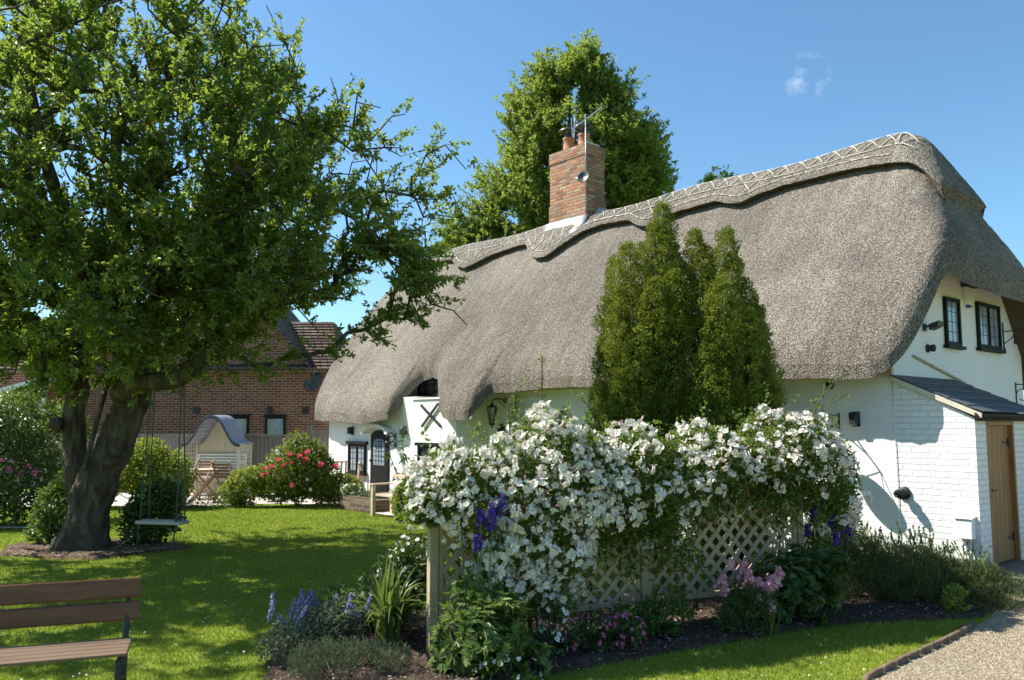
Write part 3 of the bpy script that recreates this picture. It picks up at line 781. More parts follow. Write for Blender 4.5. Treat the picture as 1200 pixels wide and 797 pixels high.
b.build('lead_soaker', M['lead'], chim)

# ---- things fixed to the chimney
ar = empty('television_aerial', tuple(HW(-7.42, 2.30, 6.3)), math.radians(-49), 'thin grey television aerial strapped to the side of the brick chimney', 'aerial')
b = MB(); b.tube([(0,-.24,-.05),(0,-.24,2.25)], .012, 8); b.build('mast', M['steel'], ar)
b = MB(); b.bar((-.42,-.24,2.02),(.36,-.10,2.34), .02)
for i in range(9):
    t = i/8; c_ = Vector((-.42,-.24,2.02)).lerp(Vector((.36,-.10,2.34)), t); L = .17 - .08*t
    b.bar(c_ + Vector((0,-L,0)), c_ + Vector((0,L,0)), .009)
b.bar((-.36,-.24,1.82), (-.36,-.2,2.3), .02); b.bar((-.40,-.24,1.85),(-.46,-.22,2.3), .014)
b.build('antenna', M['steel'], ar)
b = MB(); b.bar((-.09,-.24,.95),(.02,-.24,.95), .02); b.bar((-.09,-.24,.3),(.02,-.24,.3), .02); b.build('bracket', M['steel'], ar)
ds = empty('satellite_dish', tuple(HW(-7.46, 2.0, 7.15)), math.radians(-49), 'small dark mesh satellite dish on the chimney corner', 'satellite dish')
b = MB(); b.lathe([(.0,.04),(.08,.025),(.13,.0),(.14,.0),(.135,.012),(.08,.04),(.0,.05)], (0,0,0), 20, 'y', cap=False); b.build('dish', M['black'], ds, rot=(math.radians(-15), 0, math.radians(20)))
b = MB(); b.bar((0,.05,0),(0,.14,-.02), .03); b.bar((0,-.0,-.14),(0.02,-.2,-.08), .015); b.build('arm', M['steel'], ds)

# ---- small fittings on the walls; every one its own thing
def wall_thing(name, x, y, z, label, cat, group=None):
    return empty(name, tuple(HW(x, y, z)), math.radians(-49), label, cat, group)
def box_lamp(x, y, z, label):
    t = wall_thing('wall_lamp', x, y, z, label, 'wall lamp', 'small black wall lamps on the cottage front')
    b = MB(); b.box(-.05, .05, -.02, .0, -.10, .10); b.build('back_plate', M['black'], t, bevel=.005)
    b = MB(); b.box(-.045, .045, -.13, -.021, -.07, .05); b.prism([(-.14, .05), (-.01, .05), (-.04, .09), (-.11, .09)], 'x', -.05, .05); b.build('shade', M['black'], t, bevel=.006)
    b = MB(); b.lathe([(.03,-.085),(.034,-.072),(.0,-.071)], (0,-.075,0), 10); b.build('bulb', M['white'], t)
box_lamp(-12.59, -.6, 1.61, 'small black wall lamp left of the arched door, above the leftmost window')
box_lamp(-10.36, -.6, 1.62, 'small black wall lamp between the arched door and the cross on the bay')
box_lamp(-6.03, 0, 1.93, 'small black wall lamp right of the pale blue blind, half behind the rose tops')
box_lamp(-7.78, 0, 1.68, 'black wall lamp just below the hanging lantern, beside the rose tops')
box_lamp(-.49, 0, 1.85, 'black wall lamp under the near eaves, right of the triangular bracket')
# hanging coach lantern on a scroll arm
t = wall_thing('hanging_lantern', -7.72, 0, 2.12, 'tapering glass coach lantern hanging from an iron arm under the thatch', 'lantern')
b = MB(); b.lathe([(.05,-.0),(.05,-.02),(.02,-.03)], (0,0,.12), 12, 'y'); b.tube([(0,-.02,.12),(0,-.16,.16),(0,-.3,.14),(0,-.34,.08)], .012, 6); b.bar((0,-.01,-.02),(0,-.2,.14), .012); b.build('arm', M['black'], t)
b = MB(); b.lathe([(.0,.08),(.02,.06),(.03,.03),(.10,-.01),(.105,-.02)], (0,-.34,0), 6)
for k in range(6):
    a = k*PI/3; b.bar((.095*math.cos(a), -.34+.095*math.sin(a), -.02), (.05*math.cos(a), -.34+.05*math.sin(a), -.34), .012)
b.lathe([(.06,-.33),(.06,-.36),(.02,-.38),(.012,-.42),(.0,-.43)], (0,-.34,0), 6); b.build('cage', M['black'], t)
b = MB(); b.lathe([(.088,-.022),(.045,-.33)], (0,-.34,0), 6); b.build('glass', M['glass_pale'], t)
# iron bracket with a basket pot on chains (near wall)
t = wall_thing('wall_bracket', -.74, 0, 1.86, 'black triangular iron bracket on the near wall, left of the lamp', 'bracket')
b = MB(); b.box(-.012, .012, -.01, 0, -.17, .07); b.bar((0,-.005,.04),(0,-.42,.05), .014); b.bar((0,-.005,-.15),(0,-.28,.045), .012); b.build('frame', M['black'], t)
t = wall_thing('hanging_basket', -.74, -.40, 1.46, 'round brown basket hanging on chains from the triangular bracket, behind the roses', 'hanging basket')
b = MB(); b.lathe([(.0,-.10),(.09,-.09),(.16,-.04),(.19,.05),(.18,.05),(.15,-.02),(.0,-.07)], (0,0,0), 20, cap=False); b.build('bowl', M['old_oak'], t)
b = MB()
for k in range(3): b.tube([(.18*math.cos(k*2.1), .18*math.sin(k*2.1), .05), (0, 0, .45)], .005, 4)
b.build('chain', M['black'], t)
# security light, camera dome, waste pipe, lever
t = wall_thing('dome_camera', -.85, 0, 2.31, 'little black dome camera high on the near wall below the eaves', 'camera')
b = MB(); b.lathe([(.06,0),(.06,-.02),(.05,-.03)], (0,0,0), 14, 'y'); b.build('base', M['black'], t)
b = MB(); b.lathe([(.048,-.031),(.046,-.05),(.03,-.075),(.0,-.085)], (0,0,0), 14, 'y'); b.build('dome', M['glass'], t)
t = wall_thing('waste_pipe', -1.14, 0, 1.88, 'short black pipe stub poking from the near wall above the rose', 'pipe')
b = MB(); b.tube([(0,0,0),(-.02,-.14,0)], .028, 12); b.build('pipe', M['black'], t)
b = MB(); b.lathe([(.042,-.16),(.042,-.11)], (-.02,0,0), 12, 'y'); b.build('collar', M['black'], t)
t = wall_thing('boiler_flue', .10, 0, .91, 'round black flue sticking out of the sunlit white brick, low on the wall', 'flue')
b = MB(); b.lathe([(.085,0),(.085,-.02),(.075,-.03)], (0,0,0), 20, 'y'); b.build('wall_ring', M['black'], t)
b = MB(); b.lathe([(.05,-.02),(.05,-.20),(.04,-.20),(.035,-.05)], (0,0,0), 20, 'y'); b.build('outer_pipe', M['black'], t)
b = MB(); b.lathe([(.066,-.09),(.066,-.11)], (0,0,0), 20, 'y'); b.lathe([(.058,-.15),(.058,-.17)], (0,0,0), 20, 'y'); b.lathe([(.028,-.16),(.028,-.23),(.02,-.23),(.018,-.1)], (0,0,0), 16, 'y')
b.build('inner_pipe', M['black'], t)
t = wall_thing('meter_box', .835, 0, .54, 'small white meter box near the corner of the lean-to wall', 'meter box')
b = MB(); b.box(-.095, .095, -.12, 0, -.12, .12); b.build('case', M['white'], t, bevel=.008)
b = MB(); b.prism([(-.14, .121), (0, .121), (0, .15)], 'x', -.105, .105); b.build('lid', M['white'], t, bevel=.003)
b = MB(); b.tube([(-.02,-.03,-.12),(-.02,-.03,-.54)], .012, 8); b.tube([(.04,-.03,-.12),(.04,-.03,-.54)], .012, 8); b.build('conduit', M['white'], t)
# black scroll light fitting beside the conifers
t = wall_thing('coach_lamp', -1.75, 0, 2.2, 'curved black coach lamp under the eaves, right of the dark conifers', 'wall lamp')
b = MB(); b.box(-.05,.05,-.02,0,-.1,.14); b.build('back_plate', M['black'], t)
b = MB(); b.tube([(0,-.02,.05),(.02,-.12,.11),(.06,-.25,.10),(.10,-.33,.02),(.11,-.35,-.06)], [.05,.05,.045,.045,.05], 10); b.build('arm', M['black'], t)
b = MB(); b.lathe([(.03,.02),(.09,-.02),(.105,-.12),(.09,-.22),(.03,-.26)], (.11,-.36,-.05), 14); b.build('shade', M['black'], t)
# wall ironwork near the arched door
t = wall_thing('plant_hanger', -10.72, -.6, 1.42, 'curly black iron plant hanger beside the arched door', 'plant hanger')
b = MB(); b.box(-.012,.012,-.012,0,-.18,.16); b.tube([(0,-.01,.1)] + [(0,-.14-.1*math.cos(a),.06+.1*math.sin(a)) for a in np.linspace(0, 5, 14)], .012, 6); b.tube([(0,-.01,-.12)] + [(0,-.10-.07*math.cos(a),-.10+.07*math.sin(a)) for a in np.linspace(0, 4.6, 12)], .010, 6); b.build('scroll', M['black'], t)
b = MB(); b.lathe([(.0,-.10),(.05,-.09),(.075,.0),(.065,.0),(.0,-.07)], (0,-.2,-.02), 12, cap=False); b.build('pot', M['black'], t)
# --- gable fittings
def gable_thing(name, y, z, label, cat): return empty(name, tuple(HW(0, y, z)), math.radians(-49), label, cat)
t = gable_thing('alarm_box', 2.60, 3.70, 'white alarm box with a blue base between the two gable windows', 'alarm box')
b = MB(); b.prism([(-.16, .14), (.16, .14), (.13, -.06), (.05, -.13), (-.05, -.13), (-.13, -.06)], 'x', 0, .07); b.build('case', M['white'], t, bevel=.015)
m_blue = mat_noise('blue_lens', (.02,.04,.22), (.04,.07,.35), 10, .2, 0)
b = MB(); b.prism([(-.05, -.132), (.05, -.132), (.035, -.17), (-.035, -.17)], 'x', .01, .06); b.build('lens', m_blue, t)
b = MB(); b.box(.0, .11, -.2, .2, .141, .165); b.build('cover', M['black'], t)
t = gable_thing('round_lamp', 1.13, 2.83, 'small round black lamp on the gable, left of both windows', 'wall lamp')
b = MB(); b.lathe([(.06,0),(.06,.02),(.04,.03)], (0,0,0), 14, 'x'); b.build('base', M['black'], t)
b = MB(); b.lathe([(.03,.03),(.05,.06),(.05,.10),(.0,.12)], (0,0,0), 14, 'x'); b.build('head', M['black'], t)
t = gable_thing('flood_light', 1.05, 3.12, 'angled black flood light tucked under the thatch verge of the gable', 'flood light')
b = MB(); b.box(.0,.03,-.04,.04,-.05,.05); b.bar((.02,0,0),(.12,.02,.03), .025); b.build('bracket', M['black'], t)
b = MB(); b.prism([(.10,-.05),(.22,.0),(.24,.07),(.10,.03)], 'y', -.09, .10); b.build('head', M['black'], t, bevel=.006)
t = gable_thing('bird_feeder_bracket', 4.02, 3.25, 'black iron arm on the gable holding the little house lantern', 'bracket')
b = MB(); b.box(0,.015,-.015,.015,-.33,.17); b.bar((.01,0,.02),(.62,.0,.05), .016); b.tube([(.01,0,-.18),(.12,0,-.1),(.2,0,.02)], .009, 6); b.tube([(.02,0,-.25),(.05,-.05,-.33)], .01, 6); b.build('arm', M['black'], t)
t = empty('house_lantern', tuple(HW(.58, 4.02, 2.97)), math.radians(-49), 'black house shaped lantern hanging off the gable arm at the picture edge', 'lantern')
b = MB(); b.add([(-.13,-.13,.12),(.13,-.13,.12),(.13,.13,.12),(-.13,.13,.12),(0,0,.23)], [(0,1,4),(1,2,4),(2,3,4),(3,0,4),(3,2,1,0)]); b.tube([(0,0,.22),(0,0,.32)], .006, 5); b.build('roof', M['black'], t)
b = MB()
for sx in (-1, 1):
    for sy in (-1, 1): b.bar((sx*.085, sy*.085, -.16), (sx*.085, sy*.085, .118), .014)
for z in (-.15, -.02, .1):
    b.bar((-.085,-.085,z),(.085,-.085,z), .012); b.bar((-.085,.085,z),(.085,.085,z), .012); b.bar((-.085,-.085,z),(-.085,.085,z), .012); b.bar((.085,-.085,z),(.085,.085,z), .012)
b.box(-.09,.09,-.09,.09,-.18,-.16); b.build('cage', M['black'], t)
t = gable_thing('scroll_bracket', 4.45, 2.28, 'black scrolled bracket on the gable beyond the slate roof', 'bracket')
b = MB(); b.box(0,.015,-.015,.015,-.18,.18); b.tube([(.01,0,.15),(.3,0,.14)], .01, 6); b.tube([(.01+.12*(1-math.cos(a)),0,-.02+.1*math.sin(a)) for a in np.linspace(0, 5.5, 16)], .008, 5); b.build('frame', M['black'], t)
# thin cable down the joint between cottage and lean-to
b = MB(); b.tube([(.02,-.012,2.33),(.015,-.012,1.6),(.025,-.012,.9),(.02,-.012,.05)], .006, 5)
o = b.build('cable', M['white'], None); o.location = (G0[0], G0[1], 0); o.rotation_euler = (0,0,math.radians(-49)); tag(o, 'thin white cable running down the joint of the near wall', 'cable')

# =============================================== neighbour's brick house
nb = empty('brick_house', (0, 25, 0), 0, 'red brick house with tiled roof behind the grey fence', 'house')
b = MB(); b.box(-20, -5.4, 0, .3, 0, 3.35); b.prism([(-12.6, 3.35), (-6.0, 3.35), (-9.3, 7.3)], 'y', 0, .3); b.box(-5.7, -5.4, .3, 6, 0, 3.35)
o = b.build('wall', M['red_brick'], nb)
def slab(pts, th): 
    n_ = len(pts); b_ = MB(); top = [tuple(p) for p in pts]; bot = [(p[0], p[1], p[2]-th) for p in pts]
    b_.add(top + bot, [tuple(range(n_)), tuple(range(n_, 2*n_))[::-1]] + [(i, n_+i, n_+(i+1) % n_, (i+1) % n_) for i in range(n_)]); return b_
m_t = M['tiles']
b = slab([(-20,-.25,3.38),(-5.0,-.25,3.38),(-5.9,2.3,5.1),(-20,2.3,5.1)], .08)
b2 = slab([(-5.0,-.25,3.38),(-5.0,5.4,3.38),(-5.9,2.9,5.1),(-5.9,2.3,5.1)], .08); b.add(b2.v, b2.f)
# tile courses as little steps
for k in range(16):
    t0 = k/16; y = -.25 + 2.55*t0; z = 3.38 + 1.72*t0
    b.box(-20, -5.0 - .9*t0, y-.02, y+.12, z+.005, z+.03)
b.build('roof', m_t, nb)
b = slab([(-12.9,-.2,3.1),(-9.3,-.2,7.42),(-9.3,5,7.42),(-12.9,5,3.1)], .1); b2 = slab([(-9.3,-.2,7.42),(-5.85,-.2,3.3),(-5.85,5,3.3),(-9.3,5,7.42)], .1); b.add(b2.v, b2.f); b.build('roof', m_t, nb)
for x in (-8.12, -7.03):
    f = MB(); f.box(x-.30, x-.24, -.06, 0, 1.2, 1.98); f.box(x+.24, x+.30, -.06, 0, 1.2, 1.98); f.box(x-.24, x+.24, -.06, 0, 1.92, 1.98); f.box(x-.24, x+.24, -.06, 0, 1.2, 1.26)
    f.box(x-.34, x+.34, -.09, 0, 1.985, 2.04); fr = f.build('window', M['frame'], nb)
    p = MB(); p.box(x-.24, x+.24, -.03, -.005, 1.26, 1.92); p.build('pane', M['glass_pale'], fr)
for x in (-9.4, -7.2, -6.15):
    p = MB(); p.box(x-.09, x+.09, -.04, 0, 2.08, 2.26); p.build('air_vent', M['black'], nb)
b = MB(); b.prism([(-13.9,-.0),(-13.9,0)] if False else [(-15.2, 2.45), (-13.4, 2.95), (-13.4, 3.1), (-15.2, 2.6)], 'y', -1.2, -.02); b.box(-13.5,-13.35,-1.1,-.95,0,2.9); b.build('porch_roof', M['white'], nb)
t = empty('satellite_dish', (-5.93, 24.86, 3.02), 0, 'dark round satellite dish on the brick house near the thatch edge', 'satellite dish')
b = MB(); b.lathe([(.0,.08),(.2,.05),(.30,.0),(.31,.0),(.3,.015),(.2,.07),(.0,.1)], (0,0,0), 24, 'y', cap=False); b.build('dish', M['slate'], t, rot=(math.radians(-18), 0, math.radians(-25)))
b = MB(); b.bar((0,.06,0),(0,.13,-.03), .04); b.bar((0,-.02,-.26),(0,-.3,-.12), .018); b.box(-.03,.03,-.34,-.27,-.15,-.07); b.build('arm', M['black'], t)
# grey close-board fence
fn = empty('board_fence', (0, 22, 0), 0, 'weathered grey board fence in front of the brick house', 'fence')
b = MB(); x = -19.0
while x < -4.95:
    b.box(x, x+.095, 0, .02 + random.uniform(0,.006), .08, 1.44 + random.uniform(-.006,.006)); x += .102
b.build('boards', M['grey_wood'], fn)
b = MB(); b.box(-19, -4.95, -.03, .06, 1.445, 1.50); b.build('capping_rail', M['grey_wood'], fn)
x = -18.9
while x < -4.9:
    b = MB(); b.box(x, x+.1, -.06, -.005, 0, 1.5); b.build('post', M['grey_wood'], fn); x += 1.87
b = MB(); gx = -5.0
gt = empty('garden_gate', (0, 21.7, 0), 0, 'brown wooden gate between the grey fence and the cottage', 'gate')
b = MB()
for k in range(7): b.box(-5.15+k*.13, -5.03+k*.13, 0, .03, .1, 1.62)
b.build('boards', M['grey_wood'], gt)
b = MB(); b.box(-5.28, -5.17, -.05, .08, 0, 1.75); b.build('post', M['grey_wood'], gt)
b = MB(); b.box(-5.15,-4.25,.031,.07,.3,.4); b.box(-5.15,-4.25,.031,.07,1.35,1.45); b.build('rail', M['grey_wood'], gt)

# ==================================================================== trees
def tubes_arr(A, B, ra, rb, n=5):
    """many tapered frusta at once"""
    A = np.asarray(A, float); B = np.asarray(B, float); D = unit(B - A)
    R = np.where(np.abs(D[:, 2:3]) < .9, [[0,0,1.]], [[1.,0,0]])
    U = unit(np.cross(D, R)); W_ = np.cross(D, U)
    t = np.arange(n)*2*PI/n
    ring_ = U[:, None]*np.cos(t)[None, :, None] + W_[:, None]*np.sin(t)[None, :, None]
    V = np.concatenate([A[:, None] + ring_*np.asarray(ra)[:, None, None], B[:, None] + ring_*np.asarray(rb)[:, None, None]], 1).reshape(-1, 3)
    k = np.arange(n); F0 = np.stack([k, (k+1) % n, n + (k+1) % n, n + k], 1)
    F = (F0[None] + (np.arange(len(A))*2*n)[:, None, None]).reshape(-1, 4)
    return V, F

def grow(seed_pts, attractors, root, step=.3, sag=0.0, wob=.05, rtip=.006, pw=.45):
    """joins every attractor to the nearest wood already there; returns edges, radii and twig end paths"""
    pts = [np.array(p, float) for p in seed_pts[0]]; par = list(seed_pts[1])
    ns = len(pts)
    buf = np.zeros((60000, 3)); buf[:ns] = pts; cnt = ns
    order = np.argsort(np.linalg.norm(attractors - np.array(root), axis=1))
    tips = []
    for a in attractors[order]:
        d = np.linalg.norm(buf[:cnt] - a, axis=1)
        j = int(np.argmin(d)); L = d[j]
        if L < .05: continue
        k = max(1, int(L/step)); p0 = buf[j].copy(); prev = j
        for i in range(1, k+1):
            t = i/k; p = p0 + (a - p0)*t + rng.normal(0, wob*step, 3)
            p[2] += sag*math.sin(PI*t)*L
            buf[cnt] = p; par.append(prev); prev = cnt; cnt += 1
        tips.append(prev)
    P = buf[:cnt]; par = np.array(par)
    load = np.zeros(cnt)
    for t in tips: load[t] += 1
    for i in range(cnt-1, 0, -1):
        if par[i] >= 0: load[par[i]] += load[i]
    r = rtip * np.maximum(load, 1)**pw
    return P, par, r, tips

def in_ell(n, cen, rad, shell_=.0):
    out = []
    d = rng.normal(size=(n, 3)); d = unit(d)
    rr = (rng.uniform(shell_**3, 1, n))**(1/3)
    return np.array(cen) + d*rr[:, None]*np.array(rad)

# ---------------- the old apple tree
apple = empty('apple_tree', (TREE[0], TREE[1], 0), 0, 'big old spreading fruit tree with leaning forked trunk on the left', 'tree')
def bark_limb(b_, pts, rad, n=18, sub=6, amp=.12):
    pts = [Vector(p) for p in pts]; P = []; R = []
    for i in range(len(pts)-1):
        p0 = pts[max(i-1, 0)]; p1 = pts[i]; p2 = pts[i+1]; p3 = pts[min(i+2, len(pts)-1)]
        for k in range(sub):
            t = k/sub
            P.append(.5*((2*p1) + (-p0+p2)*t + (2*p0-5*p1+4*p2-p3)*t*t + (-p0+3*p1-3*p2+p3)*t**3)); R.append(rad[i] + (rad[i+1]-rad[i])*t)
    P.append(pts[-1]); R.append(rad[-1])
    start = len(b_.v)
    b_.tube(P, R, n, caps=True)
    m_ = 0
    for i, c in enumerate(P):
        for k in range(n):
            q = Vector(b_.v[start + i*n + k]); d = (q - c)
            ang = 2*PI*k/n
            f = 1 + amp*noise.noise(q*3.2) + amp*.8*noise.noise(Vector((q.x*9, q.y*9, q.z*3))) + amp*.5*math.sin(ang*5 + q.z*1.5)*min(1, R[i]/.3)
            f += (.11*abs(noise.noise(Vector((q.x*13, q.y*13, q.z*3.2))))**.7 - .05 + .05*noise.noise(q*22))*(1 if n > 30 else 0)
            b_.v[start + i*n + k] = tuple(c + d*f)
    return P, R
T0 = (TREE[0], TREE[1], 0)
def rel(*p): return (p[0]-T0[0], p[1]-T0[1], p[2])
limbs = [
 ([rel(-6.13,12.1,-.06), rel(-6.08,12.1,.22), rel(-6.03,12.1,.6), rel(-5.93,12.1,1.0), rel(-5.72,12.1,1.45), rel(-5.55,12.1,1.95), rel(-5.46,12.1,2.4), rel(-5.66,12.15,3.0), rel(-5.8,12.2,3.9), rel(-5.9,12.2,5.0), rel(-5.95,12.2,6.3)],
  [.42,.31,.27,.275,.235,.225,.22,.19,.15,.11,.06]),
 ([rel(-6.06,12.12,.75), rel(-6.28,12.15,1.2), rel(-6.36,12.2,1.9), rel(-6.36,12.25,2.4), rel(-6.7,12.3,2.9), rel(-7.4,12.4,3.4), rel(-8.3,12.5,4.2)], [.19,.165,.15,.145,.13,.10,.05]),
 ([rel(-5.6,12.05,2.2), rel(-5.35,11.7,2.30), rel(-5.0,11.42,2.36), rel(-4.55,11.3,2.38), rel(-4.2,11.2,2.6), rel(-3.6,11.1,3.1), rel(-2.7,11.0,3.7)], [.17,.15,.13,.12,.10,.07,.04]),
 ([rel(-5.6,12.1,2.8), rel(-5.0,11.8,3.6), rel(-4.3,11.4,4.5), rel(-3.3,11.0,5.3), rel(-2.4,10.8,5.8)], [.16,.13,.10,.07,.03]),
 ([rel(-6.3,12.2,2.3), rel(-6.6,11.5,2.9), rel(-7.0,10.9,3.4), rel(-7.6,10.3,4.1)], [.14,.11,.08,.05]),
 ([rel(-5.7,12.15,3.1), rel(-5.9,11.4,4.0), rel(-6.0,10.6,5.0), rel(-5.9,9.9,5.9)], [.13,.11,.08,.04]),
 ([rel(-5.8,12.2,3.8), rel(-5.2,12.9,4.7), rel(-4.5,13.6,5.6), rel(-4.0,14.2,6.4)], [.12,.10,.07,.03]),
 ([rel(-6.32,12.25,2.5), rel(-6.6,13.0,3.4), rel(-7.2,13.9,4.4)], [.12,.09,.04]),
 ([rel(-5.8,12.2,3.5), rel(-6.6,12.0,4.5), rel(-7.4,11.6,5.5), rel(-8.0,11.3,6.3)], [.12,.09,.07,.03]),
]
tb = MB(); SP = []; PAR = []
for i, (pts, rad) in enumerate(limbs):
    P_, R_ = bark_limb(tb, pts, rad, 72 if i < 2 else 16, 22 if i < 2 else 6, .13 if i < 2 else .10)
    base = len(SP)
    for k, p in enumerate(P_):
        if p.z > 1.9:
            SP.append(tuple(p)); PAR.append(-1 if (k == 0 or len(SP) == base+1) else len(SP)-2)
# stubs and burrs on the trunk
for c, r in ((rel(-6.52,12.05,1.78), .12), (rel(-5.62,11.85,1.25), .10)):
    st = len(tb.v); tb.lathe([(0,-r),(r*.7,-r*.6),(r,0),(r*.75,r*.6),(0,r)], c, 12)
    for q in range(st, len(tb.v)):
        v_ = Vector(tb.v[q]); d = v_ - Vector(c); tb.v[q] = tuple(Vector(c) + d*(1 + .35*noise.noise(v_*6)))
trunk = tb.build('trunk', M['bark'], apple)
# pole leaning in the fork
# crown attractors
LOB = [((-6.1,12.2,5.6),(3.9,4.0,3.3),.4,1050), ((-3.3,11.5,4.75),(2.6,2.3,1.9),.3,520), ((-5.6,10.8,3.4),(3.1,2.4,1.15),.2,620), ((-2.5,11.2,3.8),(1.8,1.5,.75),.2,170), ((-8.0,11.6,4.0),(2.6,2.6,2.0),.2,300), ((-4.3,10.3,5.6),(1.9,1.7,1.5),.2,210), ((-7.3,8.7,5.0),(2.1,1.8,1.5),.2,260), ((-7.6,11.6,7.0),(2.4,2.4,1.6),.2,330), ((-5.2,11.4,7.3),(1.7,1.9,1.3),.2,200)]
A_ = np.concatenate([in_ell(n_, c_, r_, s_) for c_, r_, s_, n_ in LOB])
A_ = A_[A_[:, 2] > 2.25 + .10*np.abs(A_[:, 0] + 5.5)*0]
keep = np.array([noise.noise(Vector(p)*.75) > -.24 for p in A_]); A_ = A_[keep]
# long sprays that leave the outline
SPR = np.array([(-.62,11.0,3.15),(-.95,11.0,3.55),(-.75,11.2,3.75),(-1.5,11.2,3.2),(-1.0,11.1,4.9),(-.95,11.2,5.6),(-1.5,11.2,6.0),(-1.3,11.2,5.2),(-1.1,11.0,4.3),(-1.8,11.2,2.95),(-2.4,11.0,2.75),(-3.0,11.0,2.65)])
A_ = np.concatenate([A_, SPR, SPR + rng.normal(0,.18,SPR.shape)])
A_ = A_ - np.array([T0[0], T0[1], 0])
Pn, par, rad, tips = grow((SP, PAR), A_, (0,0,2.6), .28, .05, .16, .0065, .42)
e = np.arange(len(SP), len(Pn)); pj = par[e]
ra = np.minimum(rad[pj], np.maximum(rad[e]*1.4, .004)); 
V, F = tubes_arr(Pn[pj], Pn[e], ra, rad[e], 5)
link('branches', mesh_arr('branches', V, [(F, 0)], M['bark'], True), apple)
def twig_leaves(Pn, par, tips, per, back, spread, tw_len, ll, lw, up=.35, outc=None, nt_=3):
    """short twigs round every tip, leaves in rosettes along them"""
    LP, LD, TA, TB = [], [], [], []
    for t in tips:
        chain = [t]
        while len(chain) < back and par[chain[-1]] >= 0: chain.append(par[chain[-1]])
        p = Pn[t]; d0 = p - Pn[chain[min(2, len(chain)-1)]]; d0 = d0/(np.linalg.norm(d0)+1e-6)
        for s in range(nt_):
            j = chain[int(rng.integers(0, len(chain)))]; q = Pn[j]
            o = (q - outc); o = o/(np.linalg.norm(o)+1e-6)
            d = d0*.5 + o*.7 + rng.normal(0, spread, 3); d[2] += up; d /= np.linalg.norm(d)
            L = tw_len*rng.uniform(.5, 1.3); TA.append(q); TB.append(q + d*L)
            n = int(per*rng.uniform(.6, 1.3)); tt = rng.uniform(.1, 1.0, n)**.8
            LP.append(q + d*(tt*L)[:, None] + rng.normal(0, .012, (n, 3)))
            LD.append(unit(d*.5 + rng.normal(0, .8, (n, 3)) + np.array([0,0,.08])))
    LP = np.concatenate(LP); LD = np.concatenate(LD)
    n = len(LP)
    Nn = unit(rng.normal(0, .55, (n, 3)) + np.array([0,0,1.]))
    return LP, LD, Nn, ll*rng.uniform(.7, 1.25, n), lw*rng.uniform(.75, 1.2, n), np.array(TA), np.array(TB)
LP, LD, LN, LL, LW, TA, TB = twig_leaves(Pn, par, tips, 22, 5, .6, .36, .068, .038, .3, np.array([.3,0,3.6]), 4)
M['apple_leaf'] = mat_leaf('apple_leaf', [(0,(.07,.12,.025)),(.4,(.115,.18,.034)),(.8,(.17,.235,.05)),(1,(.27,.32,.12))], .36, .48, (.44,.58,.06), 1.1, .35, .45)
leaf_obj('leaves', LP, LD, LN, LL, LW, M['apple_leaf'], apple)
V, F = tubes_arr(TA, TB, np.full(len(TA), .0045), np.full(len(TA), .002), 3)
link('twigs', mesh_arr('twigs', V, [(F, 0)], M['twig'], True), apple)
print('apple leaves', len(LP))
# shoots sprouting low on the trunk
pole = empty('leaning_pole', (-5.97, 11.80, 1.15), 0, 'dark pole wedged in the fork of the big tree', 'pole')
b = MB(); b.tube([(0,0,0),(.12,.05,.7),(.24,.12,1.35)], .035, 8); b.build('shaft', M['bark'], pole)

# ---------------- ash tree far behind the roof
def far_tree(name, label, base, lobes, trunk_pts, trunk_r, per, ll, lw, mat, cat='tree', group=None, out=(0,0,8), tips_noise=.9, sag=.05, tw=.8, nt_=4):
    t = empty(name, base, 0, label, cat, group)
    tb_ = MB(); P_, R_ = bark_limb(tb_, trunk_pts, trunk_r, 12, 5, .08); tb_.build('trunk', M['bark'], t)
    A = np.concatenate([in_ell(n_, c_, r_, .35) for c_, r_, n_ in lobes])
    A = A[np.array([noise.noise(Vector(p)*tips_noise*.7) > -.15 for p in A])]
    SP_ = [tuple(p) for p in P_[len(P_)//3:]]; PA_ = [-1] + list(range(len(SP_)-1))
    Pn_, par_, rad_, tips_ = grow((SP_, PA_), A, tuple(P_[len(P_)//3]), .6, sag, .15, .012, .45)
    e_ = np.arange(len(SP_), len(Pn_)); pj_ = par_[e_]
    V, F = tubes_arr(Pn_[pj_], Pn_[e_], np.minimum(rad_[pj_], rad_[e_]*1.5), rad_[e_], 5)
    link('branches', mesh_arr('branches', V, [(F, 0)], M['bark'], True), t)
    LP, LD, LN, LL, LW, TA, TB = twig_leaves(Pn_, par_, tips_, per, 4, .6, tw, ll, lw, .25, np.array(out, float), nt_)
    leaf_obj('crown', LP, LD, LN, LL, LW, mat, t)
    return t
M['ash_leaf'] = mat_leaf('ash_leaf', [(0,(.10,.15,.025)),(.5,(.17,.235,.045)),(1,(.25,.31,.08))], .5, .45, (.44,.54,.08), .5, .35, .3)
far_tree('ash_tree', 'tall airy ash tree rising behind the brick chimney', (1.7, 33, 0),
    [((1.0,0,12.2),(3.3,2.6,4.7),1150), ((-1.0,0,10.3),(2.3,2.0,2.8),520), ((-2.8,.2,8.9),(1.5,1.3,1.5),260), ((3.0,0,11.3),(1.6,1.5,3.0),320), ((.9,0,15.2),(1.7,1.4,2.0),260), ((-3.9,.2,8.0),(.8,.8,1.2),80)],
    [(0,0,0),(.1,0,3),(.0,0,6),(.4,0,9),(.6,0,12),(.7,0,15)], [.45,.36,.30,.22,.13,.05], 18, .17, .085, M['ash_leaf'], out=(.3,0,9), tw=.75)

